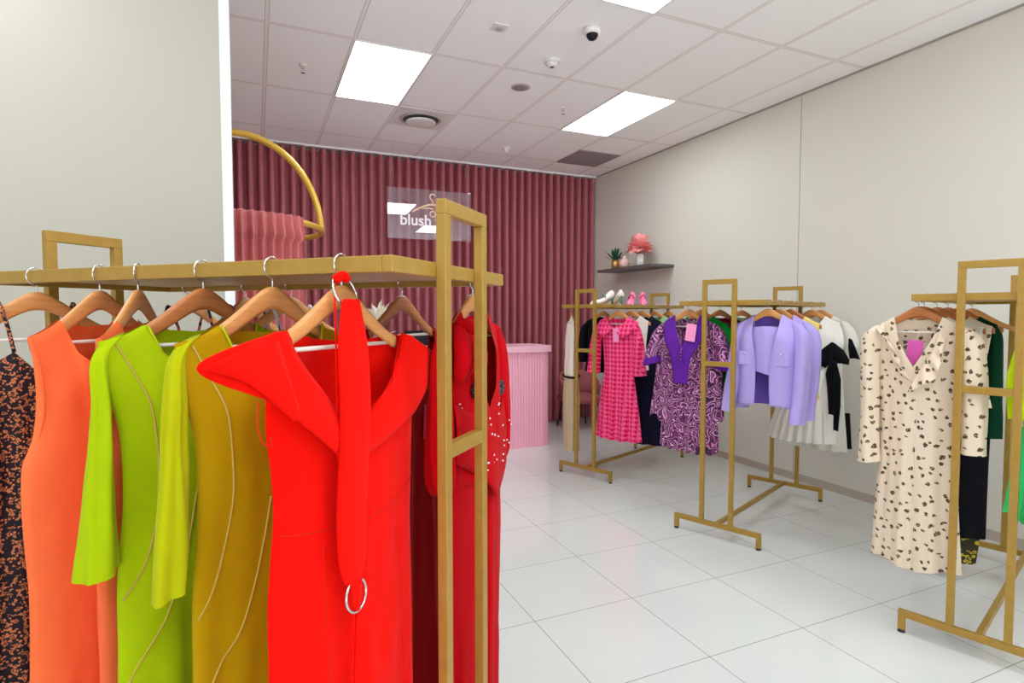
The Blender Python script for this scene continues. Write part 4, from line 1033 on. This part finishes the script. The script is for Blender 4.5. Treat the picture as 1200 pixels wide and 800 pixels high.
# lavender jackets
def lav_jacket(s, name, label, seed, hl, front=True, rot=0):
    g = hang('r2', -1, s, name, label, 'jacket', rot=rot, hlabel=hl)
    # back panel and lining
    w = .195
    topb = shoulders(-w-.01, w+.015, -.09, .09, [(-.06, -.095), (0, -.10), (.06, -.095)])
    def half(sg):
        # front half panel as its own sheet from shoulder to hem
        A, B = [], []
        zs = [sh(.09)+.004, -.20, -.32, -.45, -.58, -.70]
        xin = [.092, .085, .065, .05, .048, .055]
        xout = [w+.012, w+.012, w, w-.005, w-.004, w]
        bm = bmesh.new(); gr = []
        for j in range(40):
            f = j/39; z0 = stab([(-i/5, zs[i]) for i in range(6)], -f)
            xi, xo = stab([(-i/5, xin[i]) for i in range(6)], -f), stab([(-i/5, xout[i]) for i in range(6)], -f)
            row = []
            for i in range(24):
                u = i/23; x = xi+(xo-xi)*u
                z = z0 if f > .2 else (sh(x)+.004)*(1-f/.2)+(-.20)*(f/.2)
                z -= .012*u*f
                d = max(0, sh(x)-z); rp = min(1, d/.15); rp = rp*rp*(3-2*rp)
                y = -.012*min(1, sqrt(max(d, 0)/.012))-rp*(.075*(1-u**2.2))-rp*.006*sin(x*40+seed+z*3)
                row.append(bm.verts.new((sg*x, min(y, -.0008), z)))
            gr.append(row)
        for A_, B_ in zip(gr, gr[1:]):
            for i in range(23): bm.faces.new((A_[i], A_[i+1], B_[i+1], B_[i]))
        bmesh.ops.recalc_face_normals(bm, faces=bm.faces)
        o = link('front_panel', bm, M['lavender'], g); md = o.modifiers.new('thickness', 'SOLIDIFY'); md.thickness = .004; md.offset = 1
    half(-1); half(1)
    bm = bmesh.new(); gr = []
    for j in range(30):
        f = j/29; row = []
        for i in range(37):
            u = i/36; x = -(w+.012)+2*(w+.012)*u
            zt = sh(x)+.004 if abs(x) > .09 else sh(.09)+.004-.015*(1-(x/.09)**2)
            z = zt+(-.71-zt)*f; d = max(0, sh(x)+.006-z); rp = min(1, d/.15)
            row.append(bm.verts.new((x, .010*min(1, sqrt(d/.012))+rp*.055*(1-abs(2*u-1)**2.2), z)))
        gr.append(row)
    for A_, B_ in zip(gr, gr[1:]):
        for i in range(36): bm.faces.new((A_[i], B_[i], B_[i+1], A_[i+1]))
    link('back_panel', bm, M['lav_in'], g)
    for sg in (-1, 1):
        pth = [(sg*.175, 0, -.15, .03, .02, -sg*.012), (sg*.212, -.004, -.215, .043, .05, -sg*.012), (sg*.224, -.012, -.36, .05, .06, 0), (sg*.222, -.03, -.55, .048, .058, 0), (sg*.212, -.055, -.74, .047, .055, 0), (sg*.21, -.062, -.80, .048, .056, 0)]
        if sg < 0: pth = [(-.165, 0, -.145, .03, .02, .012), (-.192, -.004, -.215, .036, .046, .012), (-.205, -.012, -.36, .040, .052, .004), (-.218, -.024, -.55, .044, .054, 0), (-.235, -.036, -.70, .046, .054, 0), (-.240, -.040, -.765, .048, .055, 0)]
        sleeve('sleeve', M['lavender'], g, pth, folds=(3, .005, 5, .003), seed=seed+sg)
    if front:
        for sg in (-1, 1):
            o = box('pocket_flap', M['lavender'], g, (sg*.118-.042, sg*.118+.042, -.086, -.078, -.435, -.345), bev=.003)
            lathe('button', M['chrome'], o, [(0, 0), (.008, 0), (.006, .004), (0, .005)], 12).matrix_local = __import__('mathutils').Matrix.Translation((sg*.118, -.087, -.36)) @ __import__('mathutils').Matrix.Rotation(pi/2, 4, 'X')
            tube('front_edge', M['lavender'], g, curve_pts([(sg*.092, -.014, sh(.092)+.004), (sg*.086, -.06, -.20), (sg*.066, -.088, -.32), (sg*.051, -.092, -.45), (sg*.049, -.092, -.58), (sg*.055, -.092, -.70)], 30), .004, 8)
        loc, rz = spot('r2', -1, s, rot)
        c = thing('camisole', 'lavender camisole inside the front lavender jacket', 'camisole', loc, rz)
        tp = [(-.13, -.185), (-.06, -.18), (0, -.175), (.06, -.18), (.13, -.185)]
        lf = [(-.15, -.13), (-.3, -.135), (-.5, -.14)]
        cloth_body('camisole_body', M['lavender'], c, tp, lf, [(z, -x) for z, x in lf], -.46, T=((0, .05), (-.5, .055)), folds=((2, .4, .002, .008, 0),), back_top=tp, rows=24, cols=36, seed=66, hemfn=lambda s: -.06*s)
        for sg in (-1, 1): tube('strap', M['lavender'], c, curve_pts([(sg*.10, -.03, -.185), (sg*.10, -.012, -.14), (sg*.098, .0, sh(.098)+.006), (sg*.10, .014, -.14), (sg*.10, .03, -.185)], 14), .004, 6)
    return g
lav_jacket(-.58, 'linen_jacket', 'lavender linen jacket hanging open at the front of the middle rack', 60, 'wooden hanger of the front lavender jacket')
lav_jacket(-.36, 'linen_jacket', 'second lavender jacket, just behind the open front one', 70, 'wooden hanger of the second lavender jacket', front=False)
simple_dress('r2', -1, -.142, 'yellow_dress', 'pale yellow dress showing between the lavender jacket and white dress', 'dress', M['yellow'], -.7, seed=61, w=.19, neckd=-.22, dark=True, hl='wooden hanger of the pale yellow dress')
# white dress with pleated hem
g = hang('r2', -1, .36, 'white_dress', 'white pleated dress with black ribbon bow on the middle rack behind the lavender sleeves', 'dress', hlabel='wooden hanger of the white pleated dress')
top = shoulders(-.20, .20, -.10, .10, [(-.06, -.18), (0, -.21), (.06, -.18)])
left = [(-.15, -.203), (-.3, -.2), (-.5, -.17), (-.7, -.19), (-.9, -.27), (-1.13, -.34)]
right = [(-.15, .203), (-.3, .235), (-.5, .20), (-.7, .17), (-.9, .18), (-1.13, .20)]
body, sf = cloth_body('dress_body', M['white_cloth'], g, top, left, right, -1.10, neck=(-.1, .1), T=((0, .03), (-.4, .06), (-1.1, .11)), folds=((8, .3, .0, .020, 0), (15, 1, 0, .006, 0)), seed=63, cols=90)
bw = bmesh.new()
def add_ribbon(bm, pts, w0, y):
    prev = None
    for (x, z, w) in pts:
        row = [bm.verts.new((x-w/2, y, z)), bm.verts.new((x, y-.014, z+.004)), bm.verts.new((x+w/2, y, z-.006))]
        if prev:
            for k in range(2): bm.faces.new((prev[k], prev[k+1], row[k+1], row[k]))
        prev = row
add_ribbon(bw, [(0.175, -.31, .02), (0.145, -.36, .08), (0.120, -.43, .12), (0.105, -.50, .05)], 0, -.075)
add_ribbon(bw, [(0.175, -.31, .02), (0.205, -.36, .09), (0.225, -.43, .13), (0.235, -.47, .10)], 0, -.073)
add_ribbon(bw, [(0.280, -.28, .02), (0.295, -.35, .05), (0.315, -.43, .07)], 0, -.03)
add_ribbon(bw, [(0.175, -.44, .03), (0.160, -.55, .055), (0.170, -.70, .04), (0.175, -.86, .03)], 0, -.078)
add_ribbon(bw, [(0.185, -.44, .03), (0.210, -.58, .05), (0.215, -.78, .045), (0.210, -.98, .03)], 0, -.076)
o = link('ribbon_bow', bw, M['black'], g); md = o.modifiers.new('thickness', 'SOLIDIFY'); md.thickness = .004
tag(o, 'black ribbon bow')
g = hang('r2', -1, .60, 'bow_dress', 'ivory short sleeved dress over a black skirt, at the wall end of the middle rack', 'dress', hlabel='wooden hanger at the wall end of the middle rack')
top = shoulders(-.21, .21, -.10, .10, [(-.06, -.15), (0, -.17), (.06, -.15)])
left = [(-.15, -.213), (-.3, -.2), (-.5, -.17), (-.7, -.18), (-1.2, -.22)]
body, sf = cloth_body('dress_body', M['ivory'], g, top, left, [(z, -x) for z, x in left], -1.20, neck=(-.1, .1), folds=((4, .3, .0, .015, 0),), seed=64)
pth = [(.17, 0, -.15, .03, .02, -.012), (.205, -.004, -.22, .05, .05, -.012), (.225, -.01, -.32, .055, .06, 0), (.23, -.012, -.36, .05, .055, 0)]
sleeve('sleeve', M['ivory'], g, pth, seed=2); sleeve('sleeve', M['ivory'], g, mirsleeve(pth), seed=3)
bm = bmesh.new(); bm.free()
o2, _ = cloth_body('black_underskirt', M['black'], g, [(-.25, -.9), (0, -.9), (.21, -.9)], [(-.9, -.25), (-1.25, -.26)], [(-.9, .21), (-1.25, .235)], -1.19, T=((0, .02), (-1.2, .02)), back_top=[(-.25, -.9), (0, -.9), (.21, -.9)], rows=10, cols=40, seed=65)
o2.location.y = .09

# ================================================================== RIGHT RACK (r3)
g = hang('r3', 1, -.60, 'printed_dress', 'cream long dress with dark blossom print, at the front of the right rack', 'dress', hlabel='wooden hanger of the cream blossom dress', dark=True)
top = shoulders(-.195, .20, -.10, .10, [(-.07, -.215), (-.035, -.29), (0, -.355), (.035, -.29), (.07, -.215)])
left = [(-.15, -.20), (-.26, -.175), (-.40, -.165), (-.6, -.15), (-.75, -.15), (-1.0, -.162), (-1.36, -.178)]
right = [(-.15, .20), (-.26, .19), (-.40, .18), (-.6, .175), (-.75, .175), (-1.0, .185), (-1.36, .21)]
body, sf = cloth_body('dress_body', M['floral'], g, top, left, right, -1.345, neck=(-.1, .1), T=((0, .03), (-.3, .05), (-.6, .045), (-1.4, .07)),
    folds=((3, .9, .001, .018, .2), (5.5, .4, .001, .008, .4)), seed=81, hemfn=lambda s: .012*sin(s*9))
pl = [(-.165, 0, -.15, .03, .02, .012), (-.195, -.004, -.205, .045, .05, .012), (-.197, -.012, -.36, .046, .06, 0), (-.192, -.022, -.55, .042, .055, 0), (-.188, -.034, -.74, .044, .055, 0), (-.186, -.04, -.855, .050, .058, .006)]
pr = [(.165, 0, -.15, .03, .02, -.012), (.205, -.004, -.205, .048, .05, -.012), (.222, -.012, -.36, .05, .06, 0), (.232, -.02, -.55, .048, .055, 0), (.236, -.028, -.70, .046, .055, 0), (.238, -.03, -.745, .048, .058, 0)]
sleeve('sleeve', M['floral'], g, pl, seed=5); sleeve('sleeve', M['floral'], g, pr, seed=6)
for sg in (-1, 1):
    sheet('ruffle', M['floral'], g, [(sg*.14, -.025, -.135), (sg*.115, -.065, -.24), (sg*.075, -.088, -.34), (sg*.03, -.10, -.41)] if sg < 0 else [(.105, -.03, -.15), (.085, -.07, -.25), (.055, -.09, -.33), (.02, -.10, -.40)],
          [(sg*.17, -.05, -.165), (sg*.07, -.105, -.27), (sg*.03, -.12, -.36), (sg*-.02, -.125, -.43)] if sg < 0 else [(.125, -.05, -.20), (.12, -.10, -.30), (.10, -.12, -.40), (.0, -.128, -.47)], wave=(4, .016), nu=50, nv=8, th=.002, seed=sg)
tube('placket_seam', M['ivory'], g, [(.02, sf(.02, -.45-.88*k/20)-.001, -.45-.88*k/20) for k in range(21)], .002, 6)
price_tag(g, -.0, -.03, -.225, .065, .12, M['tag_mag'], ry=.06)
for s, nm, lb, mt, hm in ((-.50, 'beige_blouse', 'beige blouse just behind the cream blossom dress', M['creamtop'], -.62), (-.25, 'cream_blouse', 'cream blouse third along the right rack', M['ivory'], -.62), (-.02, 'printed_blouse', 'blossom print blouse fourth along the right rack', M['floral'], -.6)):
    simple_dress('r3', 1, s, nm, lb, 'blouse', mt, hm, seed=int(90+s*10), w=.19, dark=True, hl='dark wooden hanger of the '+lb)
g, sf = simple_dress('r3', 1, .24, 'green_jacket', 'dark green and black long jacket outfit on the right rack', 'outfit', M['darkgreen'], -.78, seed=85, w=.17, sl=False, flare=1.0, dark=True, hl='dark wooden hanger of the dark green jacket')
for sg in (-1, 1): sleeve('sleeve', M['darkgreen'], g, [(sg*.150, 0, -.145, .03, .02, -sg*.012), (sg*.172, -.004, -.23, .035, .045, -sg*.012), (sg*.176, -.01, -.5, .038, .05, 0), (sg*.178, -.012, -.80, .042, .052, 0)], seed=86+sg)
cloth_body('skirt', M['black'], g, [(-.17, -.7), (0, -.7), (.17, -.7)], [(-.7, -.17), (-1.0, -.175), (-1.5, -.185)], [(-.7, .17), (-1.0, .165), (-1.5, .165)], -1.40, T=((0, .05), (-1.5, .06)), back_top=[(-.17, -.7), (0, -.7), (.17, -.7)], folds=((3, .3, .002, .012, 0),), rows=24, cols=44, seed=87)
cloth_body('printed_hem', M['goldprint'], g, [(-.187, -1.395), (0, -1.395), (.14, -1.395)], [(-1.39, -.19), (-1.6, -.2)], [(-1.39, .14), (-1.6, .12)], -1.56, T=((0, .062), (-1.6, .07)), back_top=[(-.187, -1.395), (0, -1.395), (.14, -1.395)], folds=((3, .3, .008, .012, 0),), rows=10, cols=44, seed=88)
hang('r3', 1, .60, None, None, None, rot=8, hlabel='pale wooden hanger sticking out right of the dark green jacket', only_hanger=True)
# lime bouclé top over green taffeta skirt
g = hang('r3', -1, -.60, 'lime_outfit', 'lime boucle top over a bright green skirt at the right edge', 'outfit', hlabel='wooden hanger of the lime boucle top')
top = shoulders(-.205, .205, -.10, .10, [(-.06, -.15), (0, -.17), (.06, -.15)])
left = [(-.15, -.207), (-.3, -.19), (-.5, -.18), (-.72, -.17)]
cloth_body('boucle_top', M['limefluff'], g, top, left, [(z, -x) for z, x in left], -.66, neck=(-.1, .1), wr=.016, folds=((4, .3, .004, .014, 0),), seed=91, rows=40)
for sg in (-1, 1): sleeve('sleeve', M['limefluff'], g, [(sg*.145, 0, -.15, .03, .02, -sg*.012), (sg*.170, -.004, -.24, .042, .05, -sg*.012), (sg*.185, -.01, -.4, .048, .055, 0), (sg*.18, -.012, -.56, .042, .05, 0)], folds=(4, .01, 7, .006), seed=92+sg)
sk = [(-.58, -.18), (-.8, -.21), (-1.02, -.24)]
cloth_body('taffeta_skirt', M['brightgreen'], g, [(-.18, -.6), (0, -.6), (.18, -.6)], sk, [(z, -x) for z, x in sk], -1.0, T=((0, .05), (-1.0, .09)), back_top=[(-.18, -.6), (0, -.6), (.18, -.6)], folds=((6, .3, .006, .03, 0), (11, .6, .003, .012, 0)), rows=24, cols=80, seed=94, hemfn=lambda s: .015*sin(s*31))

# ================================================================== camera, world, view
cam = bpy.data.cameras.new('camera'); co = bpy.data.objects.new('camera', cam); C.objects.link(co)
cam.sensor_width = 36; cam.lens = 36*673.2929/1200; cam.clip_start = .02
yaw, pit = .4183, -.0463
co.location = (0, 0, 1.5679); co.rotation_euler = (pi/2+pit, 0, -yaw)
bpy.context.scene.camera = co
w = bpy.data.worlds.new('added ambient fill'); bpy.context.scene.world = w; w.use_nodes = True  # unseen ambient light through the open front, added as fill
bg = w.node_tree.nodes['Background']; bg.inputs[1].default_value = 1.0
wt = w.node_tree; tc = wt.nodes.new('ShaderNodeTexCoord'); sp = wt.nodes.new('ShaderNodeSeparateXYZ'); wr_ = wt.nodes.new('ShaderNodeValToRGB')
wr_.color_ramp.elements[0].position = .45; wr_.color_ramp.elements[0].color = (2.9, 3.05, 3.2, 1)     # glow below the horizon, added to brighten the ceiling
wr_.color_ramp.elements[1].position = .55; wr_.color_ramp.elements[1].color = (.72, .76, .8, 1)
mp_ = wt.nodes.new('ShaderNodeMapRange'); mp_.inputs[1].default_value = -1; mp_.inputs[2].default_value = 1
wt.links.new(tc.outputs['Generated'], sp.inputs[0]); wt.links.new(sp.outputs[2], mp_.inputs[0]); wt.links.new(mp_.outputs[0], wr_.inputs[0]); wt.links.new(wr_.outputs[0], bg.inputs[0])
sc = bpy.context.scene
sc.view_settings.view_transform = 'Standard'; sc.view_settings.look = 'None'
sc.view_settings.exposure = 0.0; sc.view_settings.gamma = 1.12
sc.cycles.diffuse_bounces = 8; sc.cycles.max_bounces = 14; sc.cycles.transparent_max_bounces = 12
